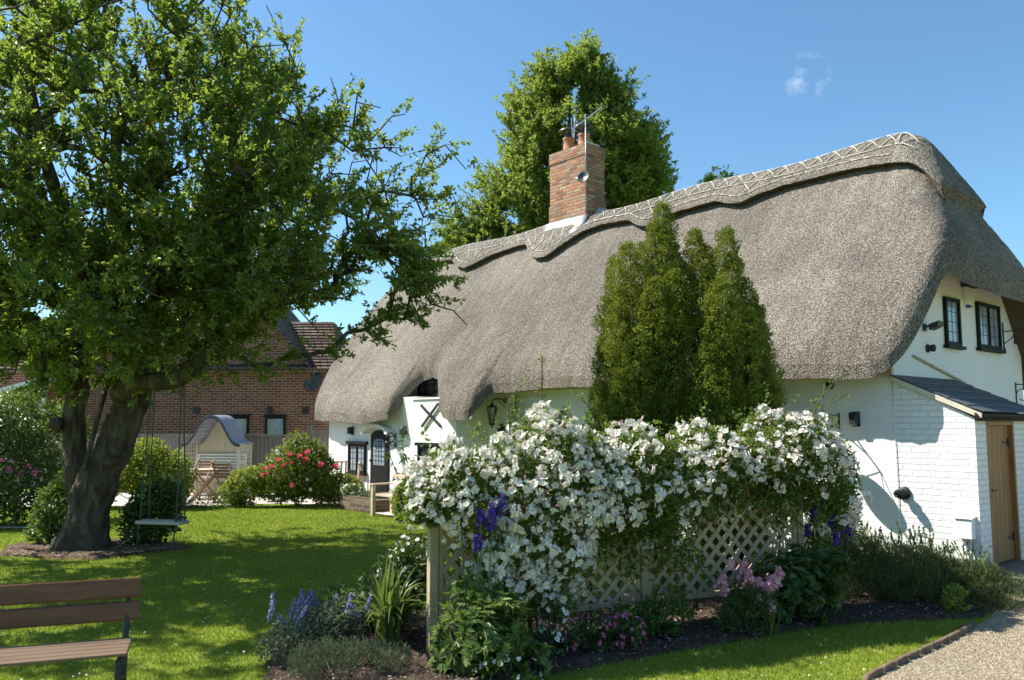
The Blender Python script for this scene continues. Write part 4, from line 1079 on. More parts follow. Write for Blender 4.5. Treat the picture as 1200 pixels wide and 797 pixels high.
# ---------------- fastigiate yews in front of the cottage
M['yew'] = mat_leaf('yew_needles', [(0,(.055,.09,.014)),(.45,(.13,.18,.020)),(.85,(.22,.27,.032)),(1,(.31,.34,.06))], .55, .25, (.42,.42,.03), 1.6, .35, .25)
def yew(base, plumes, label):
    t = empty('columnar_yew', (base[0], base[1], 0), 0, label, 'conifer', 'dark upright conifers in front of the thatch')
    LP, LD, LN = [], [], []; stems = MB()
    for (dx, dy, z0, z1, R) in plumes:
        dx *= .96; R *= .86
        H_ = z1 - z0; lean = np.array([dx, dy])*.25
        nt_ = int(430*H_*R/.25)
        s = rng.random(nt_)**.9
        a = rng.uniform(0, 2*PI, nt_)
        prof = np.clip(np.minimum(1, (1-s)*H_/.42)**.6*(.6+.4*np.minimum(1, s*3)), .04, 1)
        bump = 1 + .85*np.array([noise.noise(Vector((math.cos(q)*1.5+dx*7, math.sin(q)*1.5+dy*5, z*4.5))) for q, z in zip(a, s*H_)])
        rr = R*prof*bump*np.sqrt(rng.uniform(.55, 1, nt_))
        cx = dx*(.75+.25*np.minimum(1, s*1.6)) + .05*np.sin(s*7+dx*9); cy = dy*(.6+.4*np.minimum(1, s*1.6)) + .05*np.cos(s*6+dy*7)
        c = np.stack([cx + rr*np.cos(a), cy + rr*np.sin(a), z0 + s*H_], 1)
        k = 17; m_ = nt_*k
        ax = unit(np.stack([np.cos(a)*.6, np.sin(a)*.6, np.full(nt_, .9)], 1) + rng.normal(0,.25,(nt_,3)))
        tl = rng.uniform(.05, .10, nt_)
        cc = np.repeat(c, k, 0); axx = np.repeat(ax, k, 0); tt = rng.random(m_)**.7; rad_ = rdir(m_)
        LP.append(cc + axx*(tt*np.repeat(tl, k))[:, None] + rad_*(.030*np.sqrt(1-.8*tt*tt))[:, None])
        LD.append(unit(axx*.6 + rad_*.9)); LN.append(rdir(m_, .2))
        stems.tube([(dx*.3, dy*.3, 0), (dx*.7, dy*.7, z0+.3*H_), (dx, dy, z1-.12)], [.035, .02, .006], 5)
    LP = np.concatenate(LP); LD = np.concatenate(LD); LN = np.concatenate(LN); n = len(LP)
    V, F = leaf_arrays(LP, LD, LN, rng.uniform(.020,.036,n), rng.uniform(.013,.020,n), .2, .1, False)
    link('crown', mesh_arr('crown', V, [(F, 0)], M['yew']), t)
    stems.build('trunk', M['bark'], t)
    print('yew', n)
YL = [(-.28,.1,.3,3.85,.17),(-.17,-.15,.3,4.0,.17),(.02,.1,.4,4.05,.18),(.17,-.1,.3,4.3,.19),(.30,.02,.4,4.55,.17),(.40,.15,.4,4.25,.17),(-.45,.05,.2,3.35,.17),(-.36,-.25,.2,3.2,.18),(.05,-.35,.2,3.5,.2),(.28,-.38,.2,3.3,.19),(-.52,.0,.15,2.75,.17),(-.1,-.42,.2,2.9,.2),(.42,-.25,.2,3.7,.17),(-.2,.4,.2,3.5,.2),(.2,.45,.2,3.9,.2),(-.58,-.12,.1,2.25,.16),(-.3,-.42,.1,2.4,.18)]
yew((1.64, 10.45), YL, 'taller dark columnar conifer with several pointed tops, nearer the chimney')
YR_ = [(-.30,-.05,.3,4.15,.18),(-.18,.12,.3,4.0,.18),(.0,-.1,.3,4.15,.19),(.10,.08,.3,3.85,.18),(.22,-.08,.3,3.5,.19),(-.10,-.38,.2,3.5,.2),(.12,-.40,.2,3.1,.2),(.38,.0,.3,3.25,.17),(.50,.05,.2,3.15,.12),(.40,-.25,.2,2.75,.18),(-.42,.1,.2,3.7,.15),(-.28,-.4,.1,2.7,.2),(.55,-.1,.1,2.2,.15),(.0,.4,.2,3.4,.2),(.3,.35,.2,3.0,.2),(.46,.12,.2,2.9,.15)]
yew((2.62, 10.25), YR_, 'paler bushier columnar conifer on the right of the pair, rising behind the roses')

# ================================================================ trellis
FP = np.array([-.62, 6.68]); FD = np.array([.901, .434]); FN = np.array([.434, -.901])
FA = math.atan2(FD[1], FD[0])
tf = empty('trellis_fence', (FP[0], FP[1], 0), FA, 'pale wooden diamond trellis fence carrying the white rose', 'trellis')
UPOST = [0, 1.97, 3.80]
for i, u in enumerate(UPOST):
    b = MB(); hp = 1.30 if u == 0 else 1.50; b.box(u-.036, u+.036, -.036, .036, 0, hp); o = b.build('post', M['trellis'], tf, bevel=.004)
    b = MB(); b.lathe([(.05,hp),(.052,hp+.02),(.0,hp+.06)], (u,0,0), 4); b.build('post_cap', M['trellis'], o)
def lattice(u0, u1, z0, z1):
    b_ = MB(); s_ = .105*1.0
    for sgn, yy in ((1, -.012), (-1, -.001)):
        k0 = int(math.floor((u0 - z1)/.15)) - 3; k1 = int(math.ceil((u1 + z1)/.15)) + 3
        for k in range(k0, k1):
            c = k*.150
            # line u = c + sgn*(z - z0)
            pts_ = []
            za, zb = z0, z1
            if sgn == 1: za = max(za, z0 + (u0 - c)); zb = min(zb, z0 + (u1 - c))
            else: za = max(za, z0 + (c - u1)); zb = min(zb, z0 + (c - u0))
            if zb - za < .05: continue
            b_.bar((c + sgn*(za - z0), yy, za), (c + sgn*(zb - z0), yy, zb), .040, .009, up=(0,1,0))
    return b_
for i in range(2):
    u0, u1 = UPOST[i]+.045, UPOST[i+1]-.045; z0, z1 = .24, (1.36 if i == 0 else 1.54)
    lattice(u0+.03, u1-.03, z0+.02, z1-.02).build('lattice_panel', M['trellis'], tf)
    fr = MB(); fr.box(u0, u1, -.024, .018, z0-.022, z0+.022); fr.box(u0, u1, -.024, .018, z1-.022, z1+.022)
    fr.box(u0, u0+.035, -.024, .018, z0+.022, z1-.022); fr.box(u1-.035, u1, -.024, .018, z0+.022, z1-.022)
    fr.build('panel_frame', M['trellis'], tf, bevel=.003)

# ================================================================ white rose
rose = empty('climbing_rose', (FP[0], FP[1], 0), FA, 'huge rambling rose smothered in white blossom sprawling over the trellis', 'rose')
def ztop(u):
    return np.interp(u, [-.35,-.15,0,.2,.5,.8,1.05,1.3,1.6,2.0,2.4,2.9,3.3,3.6,3.9,4.15,4.4,4.6], [1.35,1.5,1.52,1.62,1.72,1.78,1.90,1.84,1.72,1.76,1.78,1.74,1.80,1.92,1.94,1.72,1.52,1.25])
_zt0 = ztop
def ztop(u):
    u = np.asarray(u, float); return _zt0(u) - .10 + .07*np.sin(u*7.3+1) + .05*np.sin(u*15.1) + .03*np.sin(u*31)
def zbot(u):
    return np.interp(u, [-.35,0,.25,.6,1.0,1.25,1.6,2.0,2.4,2.9,3.4,3.8,4.1,4.6], [1.1,.95,.42,.25,.42,.78,.95,.72,1.12,1.2,1.15,1.12,.75,.8])
def halfd(u, s): return (.14 + .34*np.sin(np.clip(s, 0, 1)*PI*.8 + .35))*np.interp(u, [-.35, 0, .5, 3.8, 4.6], [.5, .85, 1.05, 1.05, .5])
def rose_pts(n, surf=0.0, ulo=-.25, uhi=4.32):
    u = rng.uniform(ulo, uhi, n); s = rng.random(n)
    lo = zbot(u) + .16*np.array([noise.noise(Vector((q*3.1, 0, 7))) for q in u]); z = lo + (ztop(u) - lo)*s
    hd = halfd(u, s); v_ = rng.uniform(-1, 1, n)
    v_ = np.sign(v_)*np.abs(v_)**(.6)
    return u, z, v_*hd, s
n = 60000
u, z, v_, s = rose_pts(n)
dens = np.array([noise.noise(Vector((a*2.6, c*2.6, b_*2.6+5))) for a, b_, c in zip(u, z, v_)])
keep = dens > -.13 - .35*s; u, z, v_, s = u[keep], z[keep], v_[keep], s[keep]; n = len(u)
P = np.stack([u, v_, z], 1)
D = unit(np.stack([rng.normal(0,.6,n), v_*1.2 + rng.normal(0,.6,n), rng.normal(-.05,.5,n)], 1)); Nn = unit(np.stack([rng.normal(0,.4,n), v_*1.6+rng.normal(0,.4,n), np.full(n,.8)], 1))
M['rose_leaf'] = mat_leaf('rose_leaf', [(0,(.055,.095,.018)),(.5,(.095,.15,.028)),(.85,(.15,.21,.04)),(1,(.26,.30,.07))], .42, .42, (.30,.42,.05), 2.2, .35, .35)
leaf_obj('foliage', P, D, Nn, rng.uniform(.030,.055,n), rng.uniform(.018,.030,n), M['rose_leaf'], rose)
# scattered sprigs hanging in front of the lattice
def sprigs(par_, items, mat, nleaf=26, L=.34, ls=(.028,.048), stemmat='twig'):
    SA, SB, LP, LD = [], [], [], []
    for p, d in items:
        p = np.array(p, float); d = np.array(d, float); d /= np.linalg.norm(d); l = L*rng.uniform(.6,1.3)
        SA.append(p); SB.append(p + d*l)
        tt = rng.uniform(.1, 1.05, nleaf); LP.append(p + d*(tt*l)[:, None] + rng.normal(0,.02,(nleaf,3))); LD.append(unit(d*.3 + rng.normal(0,.7,(nleaf,3))))
    LP = np.concatenate(LP); LD = np.concatenate(LD); n = len(LP)
    return np.array(SA), np.array(SB), LP, LD, unit(rng.normal(0,.6,(n,3)) + [0,-.3,.8]), rng.uniform(*ls, n)
items = []
for k in range(210):
    u_ = rng.uniform(.3, 4.1); zb_ = float(zbot(u_)); items.append(((u_, rng.uniform(-.25,.05), zb_ + rng.uniform(-.08,.25)), (rng.normal(0,.6), rng.normal(-.3,.3), -rng.uniform(.2,1.0))))
for k in range(60):
    u_ = rng.uniform(-.1, 4.3); items.append(((u_, rng.uniform(-.2,.2), float(ztop(u_))-.12), (rng.normal(0,.5), rng.normal(0,.4), rng.uniform(.4,1.0))))
for k in range(26):
    items.append(((rng.normal(2.1,.18), rng.uniform(-.2,-.05), rng.uniform(.3,.95)), (rng.normal(0,.6), -.3, rng.normal(0,.5))))
SA, SB, LP, LD, LN, LL = sprigs(rose, items, None)
leaf_obj('foliage', LP, LD, LN, LL, LL*.6, M['rose_leaf'], rose)
# arching shoots above the right end
cane = MB(); AL = []
for pts_ in ([(4.0,0,1.8),(4.12,-.05,2.05),(4.22,-.12,2.22),(4.36,-.2,2.3)], [(4.05,0,1.75),(4.3,.0,2.0),(4.5,-.05,2.1)], [(1.05,.1,1.8),(1.02,.1,2.05),(1.0,.05,2.2),(.97,.0,2.34)], [(.72,.1,1.7),(.70,.1,1.95),(.74,.02,2.08)], [(1.45,0,1.7),(1.5,.05,1.92),(1.42,.1,2.0)], [(4.2,.05,1.8),(4.32,.1,2.2)]):
    cane.tube(pts_, .006, 5); AL += [((pts_[i]), tuple(Vector(pts_[i+1]) - Vector(pts_[i]))) for i in range(len(pts_)-1)]
for k in range(46):
    u_ = rng.uniform(.1, 4.0); cane.tube([(u_, .03, rng.uniform(0,.1)), (u_+rng.normal(0,.15), .02, .7), (u_+rng.normal(0,.3), rng.normal(0,.1), 1.4)], [.012,.009,.004], 5)
cane.build('stems', M['twig'], rose)
SA, SB, LP, LD, LN, LL = sprigs(rose, AL, None, 12, .25)
leaf_obj('foliage', LP, LD, LN, LL, LL*.6, M['rose_leaf'], rose)

def flower_arr(c, nrm, r, petals=6, cup=.35):
    """open blossom: cupped petals and a boss of stamens"""
    nrm = nrm/np.linalg.norm(nrm); a = np.cross(nrm, [0,0,1.] if abs(nrm[2]) < .9 else [1.,0,0]); a /= np.linalg.norm(a); b_ = np.cross(nrm, a)
    V = []; F = []; ph = rng.uniform(0, 6)
    for k in range(petals):
        t = ph + 2*PI*k/petals + rng.normal(0,.12); w_ = PI/petals*1.05; rr = r*rng.uniform(.85,1.15); cu = cup*rng.uniform(.4,1.5)
        dirs = lambda q: a*math.cos(q) + b_*math.sin(q)
        o = len(V)
        V += [c + dirs(t)*r*.12, c + dirs(t-w_)*rr*.62 + nrm*rr*cu*.35, c + dirs(t-w_*.55)*rr + nrm*rr*cu, c + dirs(t+w_*.55)*rr + nrm*rr*cu*rng.uniform(.7,1.2), c + dirs(t+w_)*rr*.62 + nrm*rr*cu*.35]
        F.append([o, o+1, o+2, o+3, o+4])
    o = len(V); st = []
    for k in range(5): V.append(c + (a*math.cos(k*1.257) + b_*math.sin(k*1.257))*r*.24 + nrm*r*.16)
    V.append(c + nrm*r*.28); S_ = [[o+k, o+(k+1) % 5, o+5] for k in range(5)]
    return V, F, S_
M['rose_petal'] = mat_island('rose_petal', [(0,(.76,.68,.55)),(.3,(.84,.81,.74)),(.8,(.86,.85,.81)),(1,(.82,.72,.64))], .6, .25, .25)
M['bud'] = mat_island('rose_bud', [(0,(.50,.22,.22)),(.5,(.68,.45,.40)),(1,(.30,.34,.14))], .6, .25, .1)
def cluster_mesh(name, nf, R_, r):
    V, F, S_, B = [], [], [], []
    for k in range(nf):
        d = rdir(1)[0]; d[2] = abs(d[2])*.8 - .15; d /= np.linalg.norm(d)
        c = d*np.array([R_, R_, R_*.8])*rng.uniform(.55, 1.05)
        v1, f1, s1 = flower_arr(c, d + rng.normal(0,.35,3), r*rng.uniform(.8,1.2)); o = len(V)
        V += v1; F += [[i+o for i in f] for f in f1]; S_ += [[i+o for i in f] for f in s1]
    for k in range(5):
        d = rdir(1)[0]; c = d*R_*rng.uniform(.8,1.25); o = len(V); q = r*.28
        V += [c+np.array([q,0,0]), c+np.array([0,q,0]), c+np.array([-q,0,0]), c+np.array([0,-q,0]), c+d*q*2.2, c-d*q*2]
        B += [[o,o+1,o+4],[o+1,o+2,o+4],[o+2,o+3,o+4],[o+3,o,o+4],[o+1,o,o+5],[o+2,o+1,o+5],[o+3,o+2,o+5],[o,o+3,o+5]]
    return np.array(V), F, S_, B
variants = [cluster_mesh('v', int(rng.integers(8, 17)), rng.uniform(.052,.078), rng.uniform(.021,.026)) for _ in range(10)]
vmesh = [mesh_arr('flower_cluster', v[0], [(v[1],0),(v[2],1),(v[3],2)], [M['rose_petal'], M['yellow'], M['bud']]) for v in variants]
# where clusters sit: on the skin of the hedge, thicker at the top and to the left
spots = []
def try_add(n, ulo, uhi, slo, shi, face, md=.085):
    k = 0; tries = 0
    while k < n and tries < n*40:
        tries += 1
        u_ = rng.uniform(ulo, uhi); s_ = rng.uniform(slo, shi); lo = float(zbot(u_)); zz = lo + (float(ztop(u_)) - lo)*s_
        hd = float(halfd(u_, s_))
        v2 = -hd*rng.uniform(.85,1.08) if face == 'front' else (rng.uniform(-1,1)*hd*.7 if face == 'top' else hd)
        if face == 'top': zz = float(ztop(u_)) + rng.uniform(-.05,.07)
        p = np.array([u_, v2, zz])
        if noise.noise(Vector((u_*3.3, zz*3.3, 2.5))) < -.3 + rng.normal(0,.12): continue
        if any(np.linalg.norm(p-q[0]) < md for q in spots): continue
        out = np.array([rng.normal(0,.25), v2/max(hd,.1)*1.0, .55 + s_*.6]); spots.append((p, out)); k += 1
try_add(95, -.22, 4.25, 0, 1, 'top', .09)
try_add(84, -.22, 2.1, .5, 1.0, 'front', .075)
try_add(60, 2.1, 4.25, .5, 1.0, 'front', .10)
try_add(60, -.3, 1.4, .15, .6, 'front', .085)
try_add(30, 1.4, 4.3, .1, .55, 'front', .12)
try_add(22, -.32, 4.5, .6, 1.0, 'back', .12)
for k in range(16): spots.append((np.array([rng.uniform(.4,4.0), rng.uniform(-.3,-.12), 0]), np.array([0,-1,.4])))
for q in spots[-16:]: q[0][2] = float(zbot(q[0][0])) + rng.uniform(-.25, .0)
print('rose clusters', len(spots))
camu = np.array([-FP[0]*FD[0] - FP[1]*FD[1], -(FP[0]*-FD[1] + FP[1]*FD[0]), 1.8])
spots.sort(key=lambda q: np.linalg.norm(q[0]-camu) + (1.5 if q[0][1] > 0 else 0))
RV, RF, RS, RB = [], [], [], []; ro = 0
for i, (p, out) in enumerate(spots):
    k = i % 10
    d = Vector(out).normalized(); qd = Vector((0,0,1)).rotation_difference(d)
    eu = (qd @ Matrix.Rotation(rng.uniform(0,6.28), 3, 'Z').to_quaternion()).to_matrix()
    sc = rng.uniform(.75, 1.35)*(1.12 if p[0] < 2 else 1)
    if i < 100:
        o = link('flower_cluster', vmesh[k], rose, tuple(p)); o.rotation_euler = eu.to_euler(); o.scale = (sc, sc, sc)
    else:
        v0 = variants[k]; Mx = np.array(eu)*sc
        RV.append(v0[0] @ Mx.T + p); RF += [[a+ro for a in f] for f in v0[1]]; RS += [[a+ro for a in f] for f in v0[2]]; RB += [[a+ro for a in f] for f in v0[3]]; ro += len(v0[0])
o = link('flower_clusters', mesh_arr('flower_clusters', np.concatenate(RV), [(RF,0),(RS,1),(RB,2)], [M['rose_petal'], M['yellow'], M['bud']]), rose)
o['kind'] = 'stuff'

# =============================================================== garden plants
def mound(name, label, cat, base, lobes, n, ll, lw, mat, up=.3, group=None, clump=.0, stemn=10, hexa=True, dd=(.7,.7,.5), stem='twig', palm=False):
    """leafy shrub: leaves through a union of ellipsoids plus real stems"""
    t = empty(name, (base[0], base[1], 0), base[2] if len(base) > 2 else 0, label, cat, group)
    tot = sum(l[1][0]*l[1][1]*l[1][2] for l in lobes); LP = []; LC = []
    for c, r in lobes:
        k = int(n*(r[0]*r[1]*r[2])/tot); p = in_ell(k, c, r, .45); LP.append(p); LC.append(np.tile(c, (k,1)))
    LP = np.concatenate(LP); LC = np.concatenate(LC)
    keep = (LP[:, 2] > .03)
    keep &= np.array([noise.noise(Vector(q)*(5 if clump == 0 else clump)) > -.22 for q in LP]); LP = LP[keep]; LC = LC[keep]; n = len(LP)
    o = unit(LP - LC + 1e-4)
    D = unit(o*.6 + rng.normal(0, 1, (n,3))*np.array(dd) + [0,0,up]); Nn = unit(o + rng.normal(0,.4,(n,3)) + [0,0,.7])
    if palm:
        # palmate leaves: seven fingers fanned from one stalk
        kf = 7; D = unit(D*[1,1,.45]); S_ = unit(np.cross(D, Nn)); an = np.tile(np.linspace(-1.25, 1.25, kf), n)
        LP = np.repeat(LP, kf, 0); D0 = np.repeat(D, kf, 0); S0 = np.repeat(S_, kf, 0); D = unit(D0*np.cos(an)[:, None] + S0*np.sin(an)[:, None]); Nn = np.repeat(Nn, kf, 0); n = len(LP)
    V, F = leaf_arrays(LP, D, Nn, ll*rng.uniform(.65,1.3,n), lw*rng.uniform(.7,1.2,n), .2, .15, hexa)
    link('foliage', mesh_arr('foliage', V, [(F,0)], mat), t)
    s_ = MB()
    for k in range(stemn):
        c, r = lobes[k % len(lobes)]; q = in_ell(1, c, (r[0]*.8, r[1]*.8, r[2]*.9))[0]
        s_.tube([(q[0]*.15, q[1]*.15, 0), (q[0]*.6, q[1]*.6, q[2]*.5), tuple(q)], [.009,.006,.003], 4)
    if stemn: s_.build('stems', M[stem], t)
    return t
def flower_mesh(r, mat, petals=6, cup=.4, layers=1, eye='yellow'):
    V, F, S_ = [], [], []
    for l in range(layers):
        v1, f1, s1 = flower_arr(np.array([0,0,.0+.15*l*r]), np.array([0,0,1.]) + rng.normal(0,.05,3), r*(1-.25*l), petals, cup + .5*l); o = len(V)
        V += v1; F += [[i+o for i in f] for f in f1]; S_ += [[i+o for i in f] for f in s1]
    return mesh_arr('flower', np.array(V), [(F,0),(S_,1)], [mat, M[eye] if isinstance(eye, str) else eye])
def put_flowers(t, me, pts, nm='flower', face=(0,-.7,.6)):
    for p in pts:
        d = Vector(face) + Vector(rng.normal(0,.3,3)); o = link(nm, me, t, tuple(p)); o.rotation_euler = Vector((0,0,1)).rotation_difference(d.normalized()).to_euler(); s_ = rng.uniform(.75,1.2); o.scale = (s_, s_, s_)
def spike(h, r, mat, n=60, fr=.016, taper=.6, stemh=.2, stemmat=None):
    """a flower spike (delphinium, lupin, lavender) standing at the origin"""
    V, F = [], []
    tt = rng.random(n); a = rng.uniform(0, 2*PI, n); R_ = r*(1 - taper*tt)*rng.uniform(.6,1.1,n)
    P = np.stack([R_*np.cos(a), R_*np.sin(a), stemh + tt*h], 1); O = np.stack([np.cos(a), np.sin(a), np.full(n,.3)], 1)
    vs_, fs_ = [], []
    for p, o in zip(P, O):
        v1, f1, _ = flower_arr(p, o + rng.normal(0,.3,3), fr*rng.uniform(.7,1.2), 4, .3); k = len(vs_); vs_ += v1[:20]; fs_ += [[i+k for i in f] for f in f1]
    ts = MB(); ts.tube([(0,0,0),(0,0,stemh+h)], [.005,.003], 4)
    k = len(vs_); vs_ += [np.array(v) for v in ts.v]; sf = [[i+k for i in f] for f in ts.f if len(f) == 4]
    return mesh_arr('flower_spike', np.array(vs_), [(fs_,0),(sf,1)], [mat, stemmat or M['stem']])
M['stem'] = mat_noise('green_stem', (.06,.11,.03), (.12,.18,.05), 20, .6, 0)
GL = mat_leaf('garden_leaf', [(0,(.045,.09,.018)),(.5,(.08,.145,.028)),(1,(.14,.21,.045))], .45, .3, (.28,.42,.05), 3, .3, .35)
PALM = mat_leaf('palmate_leaf', [(0,(.08,.13,.035)),(.5,(.13,.19,.05)),(1,(.20,.26,.08))], .5, .3, (.28,.42,.07), 3, .3, .3)
GLD = mat_leaf('dark_leaf', [(0,(.035,.07,.020)),(.5,(.065,.115,.030)),(1,(.11,.17,.042))], .4, .22, (.16,.28,.04), 3, .3, .4)
GLY = mat_leaf('yellow_green_leaf', [(0,(.10,.16,.02)),(.5,(.18,.25,.035)),(1,(.30,.35,.06))], .5, .35, (.45,.5,.05), 3, .3, .3)
GLG = mat_leaf('grey_green_leaf', [(0,(.06,.085,.055)),(.5,(.11,.145,.085)),(1,(.18,.21,.13))], .6, .2, (.25,.3,.12), 3, .3, .2)
LAV = mat_leaf('lavender_leaf', [(0,(.065,.09,.038)),(.5,(.13,.16,.06)),(1,(.21,.23,.10))], .6, .18, (.2,.26,.06), 3, .3, .2)
PUR = mat_island('purple_petal', [(0,(.06,.025,.22)),(.5,(.11,.045,.38)),(1,(.20,.10,.52))], .6, .2, .25)
BLU = mat_island('blue_petal', [(0,(.17,.15,.36)),(.5,(.28,.25,.50)),(1,(.44,.40,.62))], .6, .2, .25)
PIN = mat_island('pink_petal', [(0,(.60,.22,.34)),(.5,(.75,.38,.48)),(1,(.82,.55,.60))], .6, .2, .25)
MAG = mat_island('magenta_petal', [(0,(.35,.03,.16)),(.5,(.55,.08,.30)),(1,(.68,.22,.42))], .6, .2, .25)
RED = mat_island('crimson_petal', [(0,(.58,.04,.10)),(.6,(.74,.09,.18)),(1,(.80,.25,.32))], .5, .3, .25)
WHI = M['rose_petal']

# lavender and rosemary hummocks along the wall
for (x, y, r, h, lab) in ((3.45,8.75,.44,.68,'tall dark rosemary bush at the left end of the row under the white wall'),(3.98,8.65,.44,.60,'middle rosemary bush of the row under the white wall'),(4.52,8.62,.42,.43,'lower rosemary bush right of the middle one by the gravel')):
    t = mound('rosemary_bush', lab, 'bush', (x, y), [((0,0,h*.42),(r,r*.85,h*.55)),((-.15,.1,h*.55),(r*.6,r*.6,h*.5)),((.18,-.05,h*.5),(r*.6,r*.55,h*.48))], 26000, .036, .007, LAV, 1.3, 'rosemary bushes along the cottage wall', 7, 20, False, (.35,.35,.3))
    sp_ = spike(.07, .010, BLU if False else LAV, 14, .008, .3, .04)
    for k in range(38):
        a = rng.uniform(0, 2*PI); q = rng.random()**.5*r*.85
        o = link('shoot', sp_, t, (q*math.cos(a), q*math.sin(a), h*(.72+.32*(1-(q/r)**2)))); o.rotation_euler = (rng.normal(0,.25), rng.normal(0,.25), 0); s_ = rng.uniform(.8,1.8); o.scale = (1, 1, s_)
mound('golden_shrub', 'small bright yellow green plant at the gravel edge of the bed', 'plant', (4.15,8.02), [((0,0,.14),(.11,.10,.15))], 500, .045, .02, GLY, .6, None, 0, 6)
mound('lavender_bush', 'low grey green lavender sprawling onto the gravel at the right', 'bush', (4.85,8.45), [((0,0,.12),(.40,.3,.20)),((-.25,-.2,.1),(.3,.25,.17))], 8000, .035, .006, LAV, 1.2, None, 8, 14, False, (.4,.4,.3))
mound('silver_shrub', 'grey green shrub between the trellis end and the white wall', 'shrub', (3.45,9.35), [((0,0,.55),(.40,.35,.45)),((.1,0,.85),(.28,.28,.32)),((-.2,-.1,.35),(.3,.3,.3))], 9000, .045, .016, GLG, .5, None, 5, 14)
mound('bushy_perennial', 'broad leafed dark green plant below the right end of the trellis', 'plant', (2.55,7.75), [((0,0,.30),(.42,.33,.32)),((.25,.1,.45),(.3,.28,.26)),((-.25,0,.22),(.25,.25,.22))], 950, .085, .03, GLD, .1, None, 4, 16, palm=True)
def delph(base, spikes, label, mat=PUR, group='purple delphiniums'):
    t = empty('delphinium', (base[0], base[1], 0), 0, label, 'flower', group)
    P, D = [], []
    me = [spike(L_, .032, mat, int(280*L_), .019, .5, .02) for L_ in (.15,.2,.12)]
    st = MB()
    for (dx, dy, z) in spikes:
        st.tube([(dx*.3, dy*.3, 0), (dx*.8, dy*.8, z*.6), (dx, dy, z)], .006, 5)
        link('flower_spike', me[int(rng.integers(0,3))], t, (dx, dy, z))
    st.build('stems', M['stem'], t)
    n = 420; p = in_ell(n, (0,0,.35), (.3,.25,.35)); d = rdir(n, .2)
    V, F = leaf_arrays(p, d, rdir(n, 1.2), rng.uniform(.05,.09,n), rng.uniform(.03,.05,n)); link('foliage', mesh_arr('foliage', V, [(F,0)], GL), t)
delph((-.25,6.32), [(.02,.0,1.02),(-.14,.12,1.12),(.17,.1,1.08),(.0,-.05,.84),(.10,.0,.98)], 'purple delphinium flowering low in front of the left trellis post')
delph((2.95,8.32), [(.0,0,.78),(.10,.06,.92),(.27,.1,.86),(-.16,.0,.9),(.38,.1,.62),(-.3,-.02,.72),(.2,-.04,.6),(.05,-.02,.95),(.18,.02,.75),(.30,.06,.70),(-.06,.0,.68)], 'deep purple delphinium at the right end of the trellis')
mound('palmate_perennial', 'lush palmate leafed plant at the foot of the left trellis post', 'plant', (-.22,6.2), [((0,0,.24),(.30,.26,.28)),((.12,.0,.36),(.20,.2,.22)),((-.16,0,.20),(.18,.18,.2)),((.30,-.05,.14),(.2,.16,.15))], 640, .085, .026, PALM, .1, None, 5, 18, palm=True)
# rose canes with blossom near the ground
def low_flowers(name, label, base, lob, nleaf, ll, lw, lm, fm, nfl, fr, hz, cat='plant', layers=1, rad=None, up=.3):
    t = mound(name, label, cat, base, lob, nleaf, ll, lw, lm, up)
    me = [flower_mesh(fr, fm, 5, .3, layers) for _ in range(3)]
    for k in range(nfl):
        c, r = lob[k % len(lob)]; d = rdir(1, .35)[0]; d[1] = -abs(d[1])*.8 if rng.random() < .75 else d[1]; d /= np.linalg.norm(d)
        p = np.array(c) + d*np.array(r)*rng.uniform(.95,1.12)
        if p[2] < .05: continue
        o = link('flower', me[k % 3], t, tuple(p)); o.rotation_euler = Vector((0,0,1)).rotation_difference(Vector(d + rng.normal(0,.25,3)).normalized()).to_euler(); s_ = rng.uniform(.75,1.25); o.scale = (s_,)*3
    return t
low_flowers('white_phlox', 'white flowered leafy plant left of the first trellis post', (-.95,7.25), [((0,0,.45),(.24,.22,.28)),((.12,0,.65),(.18,.18,.2)),((-.15,-.05,.35),(.22,.22,.22))], 2600, .06, .024, GLD, WHI, 70, .020, 0)
low_flowers('magenta_geranium', 'low clump of magenta flowers under the middle of the trellis', (.60,6.70), [((0,0,.14),(.26,.17,.16)),((.25,.08,.16),(.2,.15,.15))], 1500, .04, .022, GLD, MAG, 84, .018, 0)
low_flowers('white_violas', 'little white flowers at the foot of the rose beside the magenta clump', (.22,6.55), [((0,0,.12),(.2,.14,.12)),((.1,.2,.3),(.12,.1,.14))], 700, .04, .024, GLD, WHI, 42, .020, 0)
low_flowers('white_bedding', 'few white flowers low beside the lawn edge under the left panel', (-.02,6.0), [((0,0,.1),(.22,.12,.1))], 600, .05, .03, GL, WHI, 16, .019, 0)
mound('green_perennial', 'leafy green clump at the foot of the middle trellis post', 'plant', (1.25,7.2), [((0,0,.17),(.28,.2,.18)),((-.35,-.1,.14),(.24,.18,.15))], 1900, .055, .026, GL, .3)
# pink stocks
t = mound('pink_lupin', 'pale pink flower spikes over dark foliage right of the middle post', 'flower', (1.98,7.30), [((0,0,.17),(.27,.2,.18)),((.05,0,.28),(.2,.16,.16))], 2600, .06, .012, GLD, .9)
me = [spike(.11, .036, PIN, 34, .019, .35, .0) for _ in range(3)]
for (dx, dy, z) in ((-.12,0,.55),(-.22,-.04,.40),(-.17,-.02,.33),(.02,-.05,.42),(.05,-.02,.35),(.0,.03,.47),(.13,-.03,.38),(.20,.0,.33),(.27,-.04,.42),(.24,.03,.36),(.1,-.06,.27),(.2,-.08,.2),(.08,-.02,.22),(.30,.0,.47)):
    o = link('flower_spike', me[int(rng.integers(0,3))], t, (dx, dy, z)); s_ = rng.uniform(.8,1.25); o.scale = (s_,)*3; o.rotation_euler = (rng.normal(0,.15), rng.normal(0,.15), 0)
